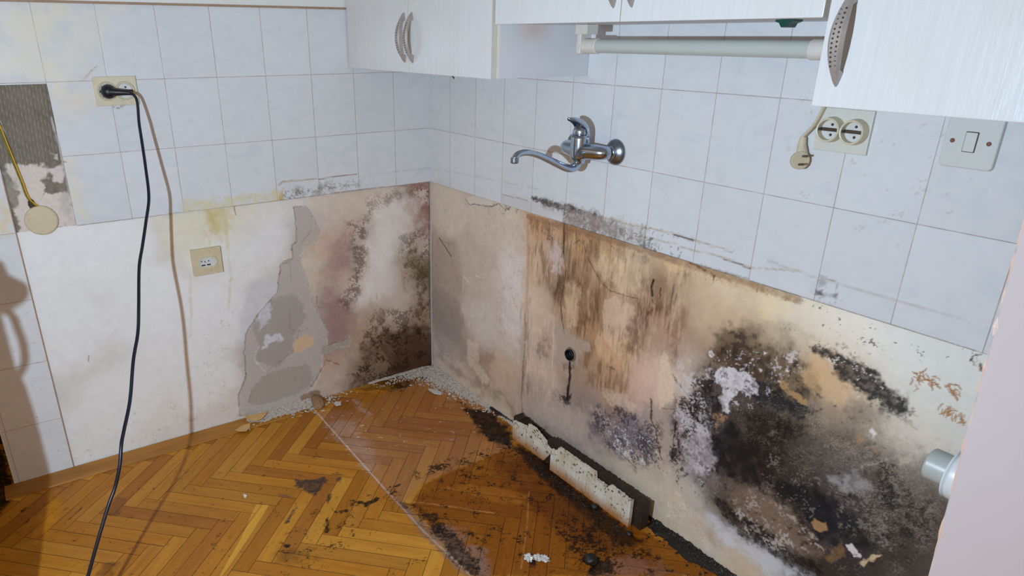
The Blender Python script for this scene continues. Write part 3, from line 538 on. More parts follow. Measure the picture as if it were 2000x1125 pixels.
('L',(60,36,26),0.9,0.004,0.003,0.2,[(1.1316,0.3685),(1.1406,0.3056),(1.1552,0.2919)]),
('L',(80,50,38),0.8,0.0025,0.003,0.3,[(1.1552,0.2919),(1.1691,0.2584),(1.1914,0.2046)]),
('L',(70,50,40),0.85,0.002,0.003,0.3,[(1.2179,0.3394),(1.222,0.3022),(1.2195,0.2851),(1.2259,0.2322)]),
('L',(90,60,40),0.5,0.0015,0.002,0.3,[(1.1687,0.3576),(1.2329,0.3822)]),
('P',(120,100,86),0.5,0.012,0.015,0.5,[(0.5707,0.0364),(0.7079,0.0544),(0.9048,0.062),(0.8846,0.0316),(0.6574,0.008)]),
('L',(100,75,58),0.7,0.01,0.008,0.5,[(0.543,0.008),(0.7113,0.0118),(0.8869,0.0097),(1.044,0.0026),(1.1656,-0.0022)]),
('P',(215,196,172),0.5,0.02,0.02,0.3,[(0.9029,0.0799),(1.0683,0.1352),(1.2719,0.1359),(1.3972,0.07),(1.3766,0.0046),(1.1633,0.0144)]),
('F',(236,226,206),0.6,0.5,[(1.1139,0.0908),(1.2194,0.1372),(1.3419,0.1147),(1.4076,0.0106),(1.3095,0.0077),(1.161,0.0309)]),
('P',(186,150,110),0.5,0.02,0.02,0.3,[(1.3297,0.0899),(1.3921,0.0994),(1.3972,0.07),(1.3519,0.0548)]),
('P',(214,218,226),0.7,0.02,0.015,0.3,[(1.3705,0.1337),(1.4459,0.1366),(1.5297,0.1412),(1.6181,0.1537),(1.6433,0.1507),(1.543,0.0729),(1.4705,0.0822),(1.3946,0.0847)]),
('P',(238,214,160),0.5,0.02,0.02,0.3,[(1.3966,0.7609),(1.4583,0.7565),(1.4426,0.7156),(1.3935,0.7112)]),
('P',(200,160,110),0.6,0.008,0.006,0.4,[(1.2021,0.7699),(1.2744,0.7744),(1.478,0.7743),(1.4693,0.76),(1.2786,0.7503)]),
('L',(70,40,22),0.8,0.004,0.003,0.35,[(1.1936,0.7755),(1.2397,0.7673)]),
('S',(80,50,30),0.9,0.68,0.0035,[(1.1859,0.776),(1.4784,0.7721),(1.802,0.7708),(1.8089,0.7437),(1.6413,0.7075),(1.415,0.7305),(1.1751,0.7468)]),
('S',(110,90,70),0.8,0.56,0.005,[(1.4527,0.6949),(1.4883,0.6957),(1.4863,0.6769),(1.4641,0.6686)]),
('L',(90,55,30),0.85,0.0016,0.003,0.2,[(1.8007,0.7543),(1.8003,0.7621),(1.8053,0.7671),(1.8133,0.7723)]),
('L',(110,70,35),0.9,0.0035,0.002,0.2,[(1.8156,0.7545),(1.8207,0.7437)]),
('P',(220,190,150),0.4,0.01,0.01,0.4,[(1.537,0.6546),(1.563,0.6883),(1.5873,0.6748),(1.5622,0.641)]),
('L',(146,106,76),0.55,0.011,0.003,0.35,[(0.5789,0.7594),(0.7442,0.7645),(0.9105,0.7679),(1.0536,0.7687),(1.2054,0.7682),(1.3593,0.769),(1.4795,0.7667)]),  # brown band just below the bottom edge of the tiling
('P',(74,60,52),0.45,0.03,0.04,0.5,[(1.2882,0.5686),(1.3246,0.6493),(1.4024,0.6644),(1.5029,0.6531),(1.5452,0.6158),(1.6062,0.5886),(1.6673,0.5937),(1.7146,0.5589),(1.8126,0.5661),(1.8273,0.472),(1.8493,0.3103),(1.6536,0.1587),(1.5324,0.1276),(1.4118,0.161),(1.3295,0.1881),(1.2553,0.2406),(1.2237,0.3345),(1.2409,0.4341)]),
('F',(176,160,144),0.4,0.54,[(1.2882,0.5686),(1.3246,0.6493),(1.4024,0.6644),(1.5029,0.6531),(1.5452,0.6158),(1.6062,0.5886),(1.6673,0.5937),(1.7146,0.5589),(1.8126,0.5661),(1.8273,0.472),(1.8493,0.3103),(1.6536,0.1587),(1.5324,0.1276),(1.4118,0.161),(1.3295,0.1881),(1.2553,0.2406),(1.2237,0.3345),(1.2409,0.4341)]),
('P',(110,86,62),0.7,0.015,0.02,0.35,[(1.2932,0.6248),(1.3494,0.6645),(1.4058,0.6468),(1.4584,0.6356),(1.5052,0.6418),(1.544,0.6213),(1.53,0.5783),(1.4422,0.591),(1.3639,0.5851),(1.2951,0.5713)]),
('V',(70,60,50),0.7,0.5,[(1.4091,0.629),(1.5029,0.6531),(1.5567,0.6147),(1.5583,0.5539),(1.4997,0.552),(1.4206,0.569)]),
('P',(92,66,48),0.75,0.012,0.018,0.4,[(1.2951,0.5713),(1.3179,0.6072),(1.3744,0.6025),(1.4183,0.5811),(1.4373,0.55),(1.3858,0.5408),(1.3268,0.5567),(1.3018,0.5326)]),
('P',(44,46,52),0.9,0.008,0.014,0.3,[(1.4119,0.5455),(1.4414,0.5622),(1.4896,0.541),(1.5264,0.5389),(1.5607,0.5425),(1.5432,0.515),(1.4842,0.5058),(1.4346,0.4956)]),
('F',(170,168,160),0.5,0.5,[(1.4373,0.55),(1.5686,0.5588),(1.5679,0.5082),(1.4609,0.4947)]),
('P',(186,150,104),0.9,0.0015,0.005,0.05,[(1.4712,0.5585),(1.4746,0.5792),(1.4927,0.5744),(1.498,0.5602),(1.5216,0.562),(1.5413,0.5522),(1.5416,0.5397),(1.5104,0.5467),(1.4873,0.5528)]),
('P',(218,212,216),0.95,0.002,0.014,0.25,[(1.3117,0.5436),(1.341,0.557),(1.3689,0.5578),(1.396,0.5586),(1.4248,0.5471),(1.4359,0.523),(1.4103,0.518),(1.384,0.513),(1.3616,0.4821),(1.3631,0.4335),(1.3447,0.4389),(1.328,0.4667),(1.3355,0.4912),(1.3102,0.5011)]),
('S',(90,72,70),0.8,0.56,0.005,[(1.3117,0.5436),(1.4313,0.5473),(1.4371,0.5168),(1.3604,0.4885),(1.336,0.4633)]),
('S',(222,214,216),0.7,0.62,0.005,[(1.2343,0.4754),(1.3088,0.5767),(1.5006,0.6643),(1.5253,0.6011),(1.4346,0.4956),(1.3725,0.3807),(1.274,0.3293)]),
('P',(232,226,222),0.95,0.002,0.003,0,[(1.285,0.5701),(1.2911,0.5779),(1.2983,0.5698),(1.2946,0.5573),(1.2868,0.5597)]),
('P',(232,226,222),0.95,0.002,0.003,0,[(1.4218,0.6237),(1.431,0.6222),(1.4243,0.617)]),
('P',(232,226,222),0.95,0.002,0.003,0,[(1.4185,0.5799),(1.4288,0.5803),(1.4252,0.5722)]),
('P',(232,226,222),0.95,0.002,0.003,0,[(1.4808,0.6096),(1.4884,0.6015),(1.484,0.5996)]),
('P',(180,136,96),0.7,0.004,0.006,0.3,[(1.3251,0.415),(1.3609,0.4296),(1.3655,0.4204),(1.3396,0.4003),(1.3362,0.3766)]),
('P',(50,36,36),0.85,0.01,0.02,0.4,[(1.228,0.4132),(1.2793,0.4877),(1.3223,0.4994),(1.3338,0.4337),(1.2986,0.3723),(1.2688,0.3112),(1.2446,0.3604)]),
('S',(46,30,32),0.95,0.48,0.006,[(1.2159,0.4377),(1.3111,0.5639),(1.3474,0.4402),(1.3455,0.3666),(1.3489,0.1681),(1.2647,0.1812),(1.2055,0.229),(1.2058,0.3411)]),
('S',(50,34,30),0.9,0.56,0.006,[(1.1703,0.226),(1.2476,0.3923),(1.2849,0.1606),(1.2171,0.1526),(1.177,0.1797)]),
('S',(206,201,205),0.9,0.47,0.006,[(1.2369,0.3566),(1.3408,0.3936),(1.3623,0.2705),(1.3271,0.2026),(1.2553,0.2406)]),
('P',(40,33,36),0.92,0.014,0.022,0.35,[(1.3199,0.3382),(1.3655,0.4204),(1.3988,0.3944),(1.4364,0.3427),(1.4926,0.332),(1.5632,0.36),(1.6258,0.344),(1.6711,0.2923),(1.6364,0.24),(1.581,0.2732),(1.5001,0.2934),(1.4076,0.2668),(1.3483,0.2624)]),
('P',(46,30,25),0.92,0.02,0.025,0.3,[(1.3916,0.4334),(1.4609,0.4947),(1.514,0.481),(1.5199,0.3898),(1.4806,0.325),(1.4188,0.3619)]),
('L',(60,42,34),0.8,0.003,0.004,0.3,[(1.3725,0.4211),(1.4111,0.4036),(1.4639,0.4117)]),
('P',(44,46,52),0.88,0.014,0.022,0.4,[(1.5733,0.3107),(1.6334,0.3623),(1.7064,0.33),(1.745,0.3434),(1.7377,0.2853),(1.6764,0.2684),(1.6182,0.2698)]),
('P',(50,48,50),0.8,0.014,0.025,0.5,[(1.6876,0.4596),(1.7232,0.4803),(1.7587,0.453),(1.752,0.3992),(1.7093,0.4098)]),
('P',(186,182,182),0.6,0.01,0.02,0.5,[(1.6245,0.4033),(1.6704,0.4433),(1.7042,0.4319),(1.7002,0.4041),(1.6506,0.3862)]),
('F',(180,172,162),0.4,0.52,[(1.5856,0.4789),(1.8075,0.552),(1.8375,0.3952),(1.7246,0.3425),(1.5796,0.3968)]),
('P',(150,124,104),0.6,0.014,0.02,0.4,[(1.3968,0.245),(1.4625,0.2776),(1.5451,0.264),(1.6129,0.2377),(1.6646,0.2177),(1.5993,0.1843),(1.506,0.1934),(1.4055,0.1963)]),
('P',(44,26,20),0.9,0.008,0.016,0.3,[(1.3535,0.187),(1.3907,0.1947),(1.4512,0.1871),(1.4939,0.1851),(1.5633,0.1731),(1.6496,0.1776),(1.6638,0.1666),(1.6113,0.1259),(1.5324,0.1276),(1.4472,0.1295),(1.375,0.1528)]),
('S',(200,190,184),0.5,0.58,0.005,[(1.372,0.2144),(1.526,0.295),(1.5836,0.2607),(1.5825,0.1419),(1.4716,0.1543)]),
('P',(184,144,98),0.9,0.0015,0.005,0.05,[(1.6087,0.2747),(1.6143,0.2883),(1.6264,0.2867),(1.6382,0.2973),(1.6443,0.2794),(1.6311,0.2646),(1.6174,0.2622)]),
('P',(160,122,82),0.6,0.004,0.01,0.4,[(1.6532,0.2165),(1.6764,0.2684),(1.6939,0.2395),(1.6771,0.2128)]),
('P',(228,218,220),0.95,0.0015,0.005,0.1,[(1.6852,0.2692),(1.6961,0.2797),(1.7116,0.269),(1.7227,0.258),(1.7077,0.2524)]),
('P',(226,200,160),0.9,0.002,0.005,0.2,[(1.7229,0.2472),(1.739,0.2796),(1.7593,0.2905),(1.7414,0.2692),(1.7315,0.2426)]),
('S',(186,174,166),0.35,0.6,0.0045,[(1.4705,0.4454),(1.6622,0.4321),(1.7888,0.4834),(1.8192,0.3194),(1.6711,0.2923),(1.476,0.2785)]),
('S',(44,34,32),0.7,0.56,0.01,[(1.2882,0.5686),(1.3246,0.6493),(1.4024,0.6644),(1.5029,0.6531),(1.5452,0.6158),(1.6062,0.5886),(1.6673,0.5937),(1.7146,0.5589),(1.8126,0.5661),(1.8273,0.472),(1.8493,0.3103),(1.6536,0.1587),(1.5324,0.1276),(1.4118,0.161),(1.3295,0.1881),(1.2553,0.2406),(1.2237,0.3345),(1.2409,0.4341)]),
('F',(176,162,146),0.6,0.46,[(1.5288,0.5272),(1.6721,0.5725),(1.8026,0.5717),(1.8223,0.4922),(1.7195,0.4536),(1.5905,0.4558)]),
('F',(130,116,104),0.55,0.46,[(1.3846,0.472),(1.5288,0.5272),(1.6281,0.4889),(1.5821,0.3849),(1.414,0.3881)]),
('F',(170,156,144),0.5,0.48,[(1.6506,0.3862),(1.8075,0.552),(1.8452,0.3638),(1.7324,0.3083)]),
('S',(208,202,203),0.75,0.52,0.005,[(1.2105,0.5236),(1.3018,0.5326),(1.306,0.4203),(1.2613,0.3072),(1.208,0.3266)]),
('S',(206,196,190),0.7,0.56,0.006,[(1.4042,0.2033),(1.581,0.2732),(1.6619,0.23),(1.5545,0.1515),(1.4143,0.1468)]),
('P',(200,192,194),0.6,0.008,0.02,0.55,[(1.246,0.2991),(1.3176,0.3521),(1.3574,0.2982),(1.3391,0.2257),(1.2753,0.22)]),
('L',(196,188,180),0.5,0.002,0.008,0.5,[(1.6764,0.4632),(1.7259,0.5108),(1.7695,0.5628),(1.7906,0.5853)]),
('P',(50,50,54),0.95,0.007,0.014,0.18,[(1.5231,0.6777),(1.5409,0.6892),(1.5554,0.6831),(1.5942,0.6913),(1.6265,0.6848),(1.6506,0.6666),(1.6819,0.6576),(1.7135,0.6439),(1.7294,0.6235),(1.7214,0.6106),(1.7037,0.6054),(1.6783,0.6105),(1.6534,0.6104),(1.6195,0.6243),(1.5967,0.6319),(1.5773,0.6473),(1.5513,0.6662),(1.5295,0.6635)]),
('S',(235,225,210),0.8,0.58,0.004,[(1.5313,0.682),(1.6345,0.6937),(1.7254,0.6327),(1.6649,0.6042),(1.5723,0.6452)]),
('S',(70,66,66),0.8,0.54,0.006,[(1.5173,0.6945),(1.5804,0.7065),(1.6685,0.6741),(1.7441,0.6305),(1.7338,0.5975),(1.6673,0.5937),(1.5394,0.6435)]),
('P',(60,58,60),0.8,0.004,0.006,0.3,[(1.6514,0.6759),(1.659,0.6813),(1.6679,0.6683),(1.659,0.6645)]),
('P',(120,115,110),0.7,0.004,0.004,0.2,[(1.7205,0.6023),(1.7379,0.5996),(1.7508,0.5914),(1.735,0.5924)]),
('P',(226,188,140),0.6,0.012,0.015,0.2,[(1.537,0.6546),(1.5784,0.6419),(1.6231,0.6082),(1.6086,0.5776),(1.5638,0.5812),(1.5122,0.6078)]),
('P',(190,146,104),0.7,0.004,0.006,0.3,[(1.6512,0.5198),(1.6611,0.5311),(1.6687,0.5205),(1.6595,0.5107)]),
('P',(190,156,124),0.6,0.004,0.006,0.3,[(1.6848,0.517),(1.7028,0.5171),(1.706,0.5117),(1.6949,0.508)]),
('P',(236,230,224),0.9,0.003,0.005,0.2,[(1.6741,0.5462),(1.6805,0.5531),(1.6866,0.5444),(1.6799,0.5385)]),
('P',(226,214,196),0.6,0.02,0.02,0.5,[(1.6923,0.5709),(1.7594,0.6047),(1.7925,0.5774),(1.7603,0.5254),(1.7021,0.5287)]),
('L',(176,122,66),0.85,0.0014,0.001,0.15,[(1.7346,0.6955),(1.737,0.6962),(1.7393,0.6954),(1.7412,0.6935)]),
('L',(176,122,66),0.85,0.0014,0.001,0.15,[(1.7748,0.6936),(1.7773,0.6949),(1.7793,0.6972),(1.7819,0.698)]),
('L',(176,122,66),0.85,0.0014,0.001,0.15,[(1.784,0.6907),(1.787,0.6903),(1.7898,0.6888),(1.7918,0.686)]),
('L',(176,122,66),0.85,0.0014,0.001,0.15,[(1.7825,0.6921),(1.786,0.6912),(1.7896,0.6904),(1.7931,0.692)]),
('L',(176,122,66),0.85,0.0014,0.001,0.15,[(1.7907,0.6952),(1.7955,0.694),(1.7993,0.6903),(1.8015,0.6849)]),
('L',(176,122,66),0.85,0.0014,0.001,0.15,[(1.7576,0.693),(1.7603,0.6929),(1.7627,0.6915),(1.7654,0.692)]),
('L',(176,122,66),0.85,0.0014,0.001,0.15,[(1.7231,0.699),(1.7268,0.698),(1.7293,0.6946),(1.7326,0.6926)]),
('L',(176,122,66),0.85,0.0014,0.001,0.15,[(1.7494,0.6918),(1.7525,0.6903),(1.7557,0.6897),(1.759,0.6888)]),
('L',(176,122,66),0.85,0.0014,0.001,0.15,[(1.782,0.7014),(1.7864,0.7005),(1.7909,0.7015),(1.795,0.7035)]),
('L',(176,122,66),0.85,0.0014,0.001,0.15,[(1.731,0.7027),(1.7328,0.6968),(1.7332,0.6905),(1.7307,0.6845)]),
('L',(176,122,66),0.85,0.0014,0.001,0.15,[(1.7216,0.686),(1.7226,0.6818),(1.723,0.6773),(1.722,0.6728)]),
('L',(176,122,66),0.85,0.0014,0.001,0.15,[(1.7396,0.695),(1.7427,0.6931),(1.7461,0.6922),(1.7494,0.6936)]),
('L',(176,122,66),0.85,0.0014,0.001,0.15,[(1.7221,0.6889),(1.7253,0.6901),(1.7283,0.689),(1.7314,0.6883)]),
('L',(176,122,66),0.85,0.0014,0.001,0.15,[(1.7307,0.7014),(1.7348,0.704),(1.7373,0.7086),(1.7397,0.7134)]),
('L',(176,122,66),0.85,0.0014,0.001,0.15,[(1.7401,0.7027),(1.7446,0.701),(1.7474,0.6965),(1.7504,0.6922)]),
('L',(176,122,66),0.85,0.0014,0.001,0.15,[(1.7355,0.7026),(1.7376,0.7002),(1.7388,0.6967),(1.74,0.6934)]),
('L',(176,122,66),0.85,0.0014,0.001,0.15,[(1.7194,0.6986),(1.7221,0.6971),(1.7251,0.6971),(1.7278,0.6991)]),
('L',(176,122,66),0.85,0.0014,0.001,0.15,[(1.7904,0.6869),(1.7948,0.6844),(1.7982,0.6801),(1.8004,0.6746)]),
('L',(176,122,66),0.85,0.0014,0.001,0.15,[(1.7529,0.6988),(1.7538,0.6926),(1.7556,0.6867),(1.7565,0.6805)]),
('L',(176,122,66),0.85,0.0014,0.001,0.15,[(1.781,0.69),(1.7843,0.6869),(1.7881,0.6852),(1.7908,0.6813)]),
('L',(176,122,66),0.85,0.0014,0.001,0.15,[(1.7893,0.6859),(1.7931,0.6838),(1.7956,0.6796),(1.7993,0.6775)]),
('L',(176,122,66),0.85,0.0014,0.001,0.15,[(1.7899,0.7029),(1.794,0.7028),(1.7977,0.7012),(1.8004,0.6975)]),
('L',(176,122,66),0.85,0.0014,0.001,0.15,[(1.7348,0.6861),(1.7389,0.6904),(1.7438,0.6926),(1.7488,0.6928)]),
('L',(176,122,66),0.85,0.0014,0.001,0.15,[(1.7863,0.6887),(1.7903,0.69),(1.7944,0.6887),(1.7978,0.6859)]),
('L',(176,122,66),0.85,0.0014,0.001,0.15,[(1.7532,0.7031),(1.7572,0.7044),(1.7612,0.7035),(1.765,0.7019)]),
('L',(176,122,66),0.85,0.0014,0.001,0.15,[(1.7305,0.6897),(1.7319,0.6878),(1.7327,0.6852),(1.7343,0.6833)]),
('L',(176,122,66),0.85,0.0014,0.001,0.15,[(1.7608,0.6897),(1.7637,0.6893),(1.7658,0.6871),(1.7687,0.6865)]),
('L',(176,122,66),0.85,0.0014,0.001,0.15,[(1.7308,0.6884),(1.7332,0.6851),(1.7346,0.681),(1.7375,0.6784)]),
('L',(176,122,66),0.85,0.0014,0.001,0.15,[(1.7819,0.6975),(1.7832,0.6936),(1.7856,0.6906),(1.7867,0.6865)]),
('L',(176,122,66),0.85,0.0014,0.001,0.15,[(1.7308,0.6939),(1.7339,0.691),(1.7363,0.6872),(1.7401,0.6857)]),
('L',(176,122,66),0.85,0.0014,0.001,0.15,[(1.7435,0.6952),(1.7472,0.6946),(1.7509,0.6954),(1.7546,0.6943)]),
('L',(176,122,66),0.85,0.0014,0.001,0.15,[(1.7503,0.6872),(1.7537,0.6838),(1.7575,0.6816),(1.76,0.6773)]),
('L',(176,122,66),0.85,0.0014,0.001,0.15,[(1.7565,0.6994),(1.7589,0.6945),(1.7616,0.6899),(1.7657,0.6872)]),
('L',(176,122,66),0.85,0.0014,0.001,0.15,[(1.7766,0.6918),(1.7787,0.6935),(1.781,0.694),(1.7831,0.6955)]),
('L',(180,130,74),0.75,0.0013,0.001,0.15,[(1.8158,0.6455),(1.818,0.6426),(1.8205,0.64),(1.8218,0.6363)]),
('L',(180,130,74),0.75,0.0013,0.001,0.15,[(1.7876,0.6575),(1.7891,0.6562),(1.7899,0.654),(1.7901,0.6516)]),
('L',(180,130,74),0.75,0.0013,0.001,0.15,[(1.8158,0.6421),(1.8177,0.639),(1.8194,0.6356),(1.8198,0.6315)]),
('L',(180,130,74),0.75,0.0013,0.001,0.15,[(1.8119,0.6555),(1.8108,0.6514),(1.8093,0.6473),(1.8069,0.644)]),
('L',(180,130,74),0.75,0.0013,0.001,0.15,[(1.7945,0.6558),(1.7936,0.6508),(1.7935,0.6457),(1.7944,0.6407)]),
('L',(180,130,74),0.75,0.0013,0.001,0.15,[(1.7959,0.6457),(1.7949,0.6423),(1.7931,0.6393),(1.7918,0.6359)]),
('L',(180,130,74),0.75,0.0013,0.001,0.15,[(1.7926,0.6554),(1.7924,0.6509),(1.7927,0.6465),(1.7915,0.6421)]),
('L',(180,130,74),0.75,0.0013,0.001,0.15,[(1.8015,0.6554),(1.798,0.6523),(1.7942,0.6496),(1.791,0.6461)]),
('L',(180,130,74),0.75,0.0013,0.001,0.15,[(1.7812,0.6589),(1.7783,0.6551),(1.7765,0.6503),(1.7758,0.6452)]),
('L',(180,130,74),0.75,0.0013,0.001,0.15,[(1.7936,0.6596),(1.7924,0.6554),(1.7898,0.6522),(1.7879,0.6482)]),
('L',(180,130,74),0.75,0.0013,0.001,0.15,[(1.7976,0.656),(1.8,0.6549),(1.8026,0.6554),(1.8049,0.6542)]),
('L',(180,130,74),0.75,0.0013,0.001,0.15,[(1.7948,0.6513),(1.7928,0.6478),(1.7898,0.6454),(1.7865,0.6438)]),
('L',(180,130,74),0.75,0.0013,0.001,0.15,[(1.8046,0.6477),(1.8058,0.6441),(1.806,0.6403),(1.8062,0.6364)]),
('L',(180,130,74),0.75,0.0013,0.001,0.15,[(1.7821,0.6489),(1.783,0.6455),(1.7828,0.6419),(1.7831,0.6384)]),
('L',(180,130,74),0.75,0.0013,0.001,0.15,[(1.7934,0.6592),(1.792,0.6577),(1.791,0.6555),(1.7906,0.6531)]),
('L',(180,130,74),0.75,0.0013,0.001,0.15,[(1.815,0.6525),(1.8145,0.6487),(1.8149,0.645),(1.8145,0.6412)]),
('L',(180,130,74),0.75,0.0013,0.001,0.15,[(1.8228,0.6403),(1.8208,0.6378),(1.8182,0.6365),(1.8157,0.6353)]),
('L',(180,130,74),0.75,0.0013,0.001,0.15,[(1.7866,0.6492),(1.7867,0.6449),(1.7864,0.6404),(1.7877,0.6365)]),
('L',(180,130,74),0.75,0.0013,0.001,0.15,[(1.8054,0.6436),(1.8042,0.6407),(1.8027,0.6378),(1.8016,0.6348)]),
('L',(180,130,74),0.75,0.0013,0.001,0.15,[(1.8173,0.6429),(1.8154,0.6393),(1.8131,0.6358),(1.8108,0.6325)]),
('L',(180,130,74),0.75,0.0013,0.001,0.15,[(1.8172,0.652),(1.8165,0.6482),(1.8156,0.6445),(1.8153,0.6406)]),
('L',(180,130,74),0.75,0.0013,0.001,0.15,[(1.7866,0.6487),(1.7863,0.6441),(1.7843,0.6401),(1.7815,0.6372)]),
('L',(180,130,74),0.75,0.0013,0.001,0.15,[(1.7989,0.6443),(1.8003,0.6406),(1.8009,0.6364),(1.803,0.6331)]),
('L',(180,130,74),0.75,0.0013,0.001,0.15,[(1.7967,0.6524),(1.7942,0.6489),(1.7922,0.6449),(1.7906,0.6405)]),
('L',(180,130,74),0.75,0.0013,0.001,0.15,[(1.8013,0.65),(1.7984,0.647),(1.7959,0.6435),(1.7931,0.6404)]),
('L',(180,130,74),0.75,0.0013,0.001,0.15,[(1.8127,0.6497),(1.8131,0.6473),(1.8128,0.645),(1.8128,0.6426)]),
('L',(180,130,80),0.7,0.0015,0.002,0.3,[(1.7301,0.6625),(1.7346,0.67),(1.7287,0.676)]),
]
LT=[
('P',(214,200,140),0.6,0.012,0.01,0.5,[(0.893,0.7763),(0.8904,0.8049),(0.78,0.8093),(0.5865,0.8085),(0.59,0.773),(0.7417,0.7765)]),
('P',(206,166,70),0.8,0.002,0.005,0.35,[(0.5917,0.792),(0.574,0.8105),(0.5737,0.7762),(0.5899,0.7747)]),
('L',(190,140,60),0.75,0.0025,0.001,0.3,[(0.5847,0.827),(0.5715,0.8357),(0.5307,0.8348),(0.4523,0.8334)]),
('L',(150,90,40),0.8,0.0016,0.001,0.3,[(0.445,0.8309),(0.3728,0.834),(0.3024,0.834)]),
('S',(60,50,45),0.9,0.5,0.004,[(0.5683,0.7962),(0.4546,0.8041),(0.452,0.7897),(0.4904,0.7749),(0.5664,0.7787)]),
('S',(150,140,130),0.8,0.45,0.004,[(0.5737,0.8139),(0.2957,0.8118),(0.2965,0.7974),(0.4453,0.7784),(0.5705,0.7723)]),
('L',(150,120,100),0.5,0.0012,0.001,0.4,[(0.4424,0.7922),(0.2963,0.801)]),
('L',(170,150,140),0.35,0.001,0.001,0.4,[(0.295,0.8243),(0.003,0.8268)]),
('L',(160,120,90),0.8,0.0018,0.001,0.2,[(0.7419,0.7749),(0.4531,0.7757),(0.2976,0.7776),(-0.0031,0.7726)]),
('L',(190,170,150),0.7,0.0018,0.001,0.3,[(1.1904,0.7733),(0.893,0.7763),(0.7419,0.7749)]),
('P',(222,210,176),0.5,0.015,0.01,0.4,[(1.1967,0.966),(1.1718,0.9638),(1.1582,0.8616),(1.165,0.7879),(1.191,0.7914)]),
('P',(222,206,176),0.5,0.03,0.02,0.4,[(1.191,1.1543),(1.0584,1.1632),(1.0855,1.0829),(1.1662,1.0602),(1.1882,1.075)]),
('P',(222,212,186),0.6,0.04,0.03,0.4,[(1.2599,1.3517),(1.1346,1.3522),(1.168,1.1795),(1.2985,1.1705)]),
('P',(222,216,196),0.45,0.04,0.03,0.3,[(1.1346,1.3522),(0.961,1.3534),(1.0317,1.242),(1.0918,1.1906),(1.1559,1.1791)]),
('L',(160,110,80),0.75,0.0018,0.001,0.4,[(1.0639,1.2044),(1.0812,1.193),(1.0937,1.1801),(1.1059,1.1686)]),
('L',(90,80,75),0.8,0.0008,0.0,0.1,[(1.0439,1.0959),(1.0286,1.0924),(1.0125,1.1)]),
('P',(190,110,70),0.9,0.001,0.001,0.1,[(1.1953,0.9602),(1.1846,0.9565),(1.1941,0.9531)]),
('P',(216,190,120),0.6,0.01,0.01,0.4,[(1.3536,0.912),(1.3455,0.8834),(1.3535,0.7995),(1.3711,0.7732),(1.3828,0.775)]),
('S',(120,110,100),0.4,0.74,0.003,[(1.4257,0.5735),(1.3535,0.558),(1.3735,0.0428),(1.4915,0.012)]),
]
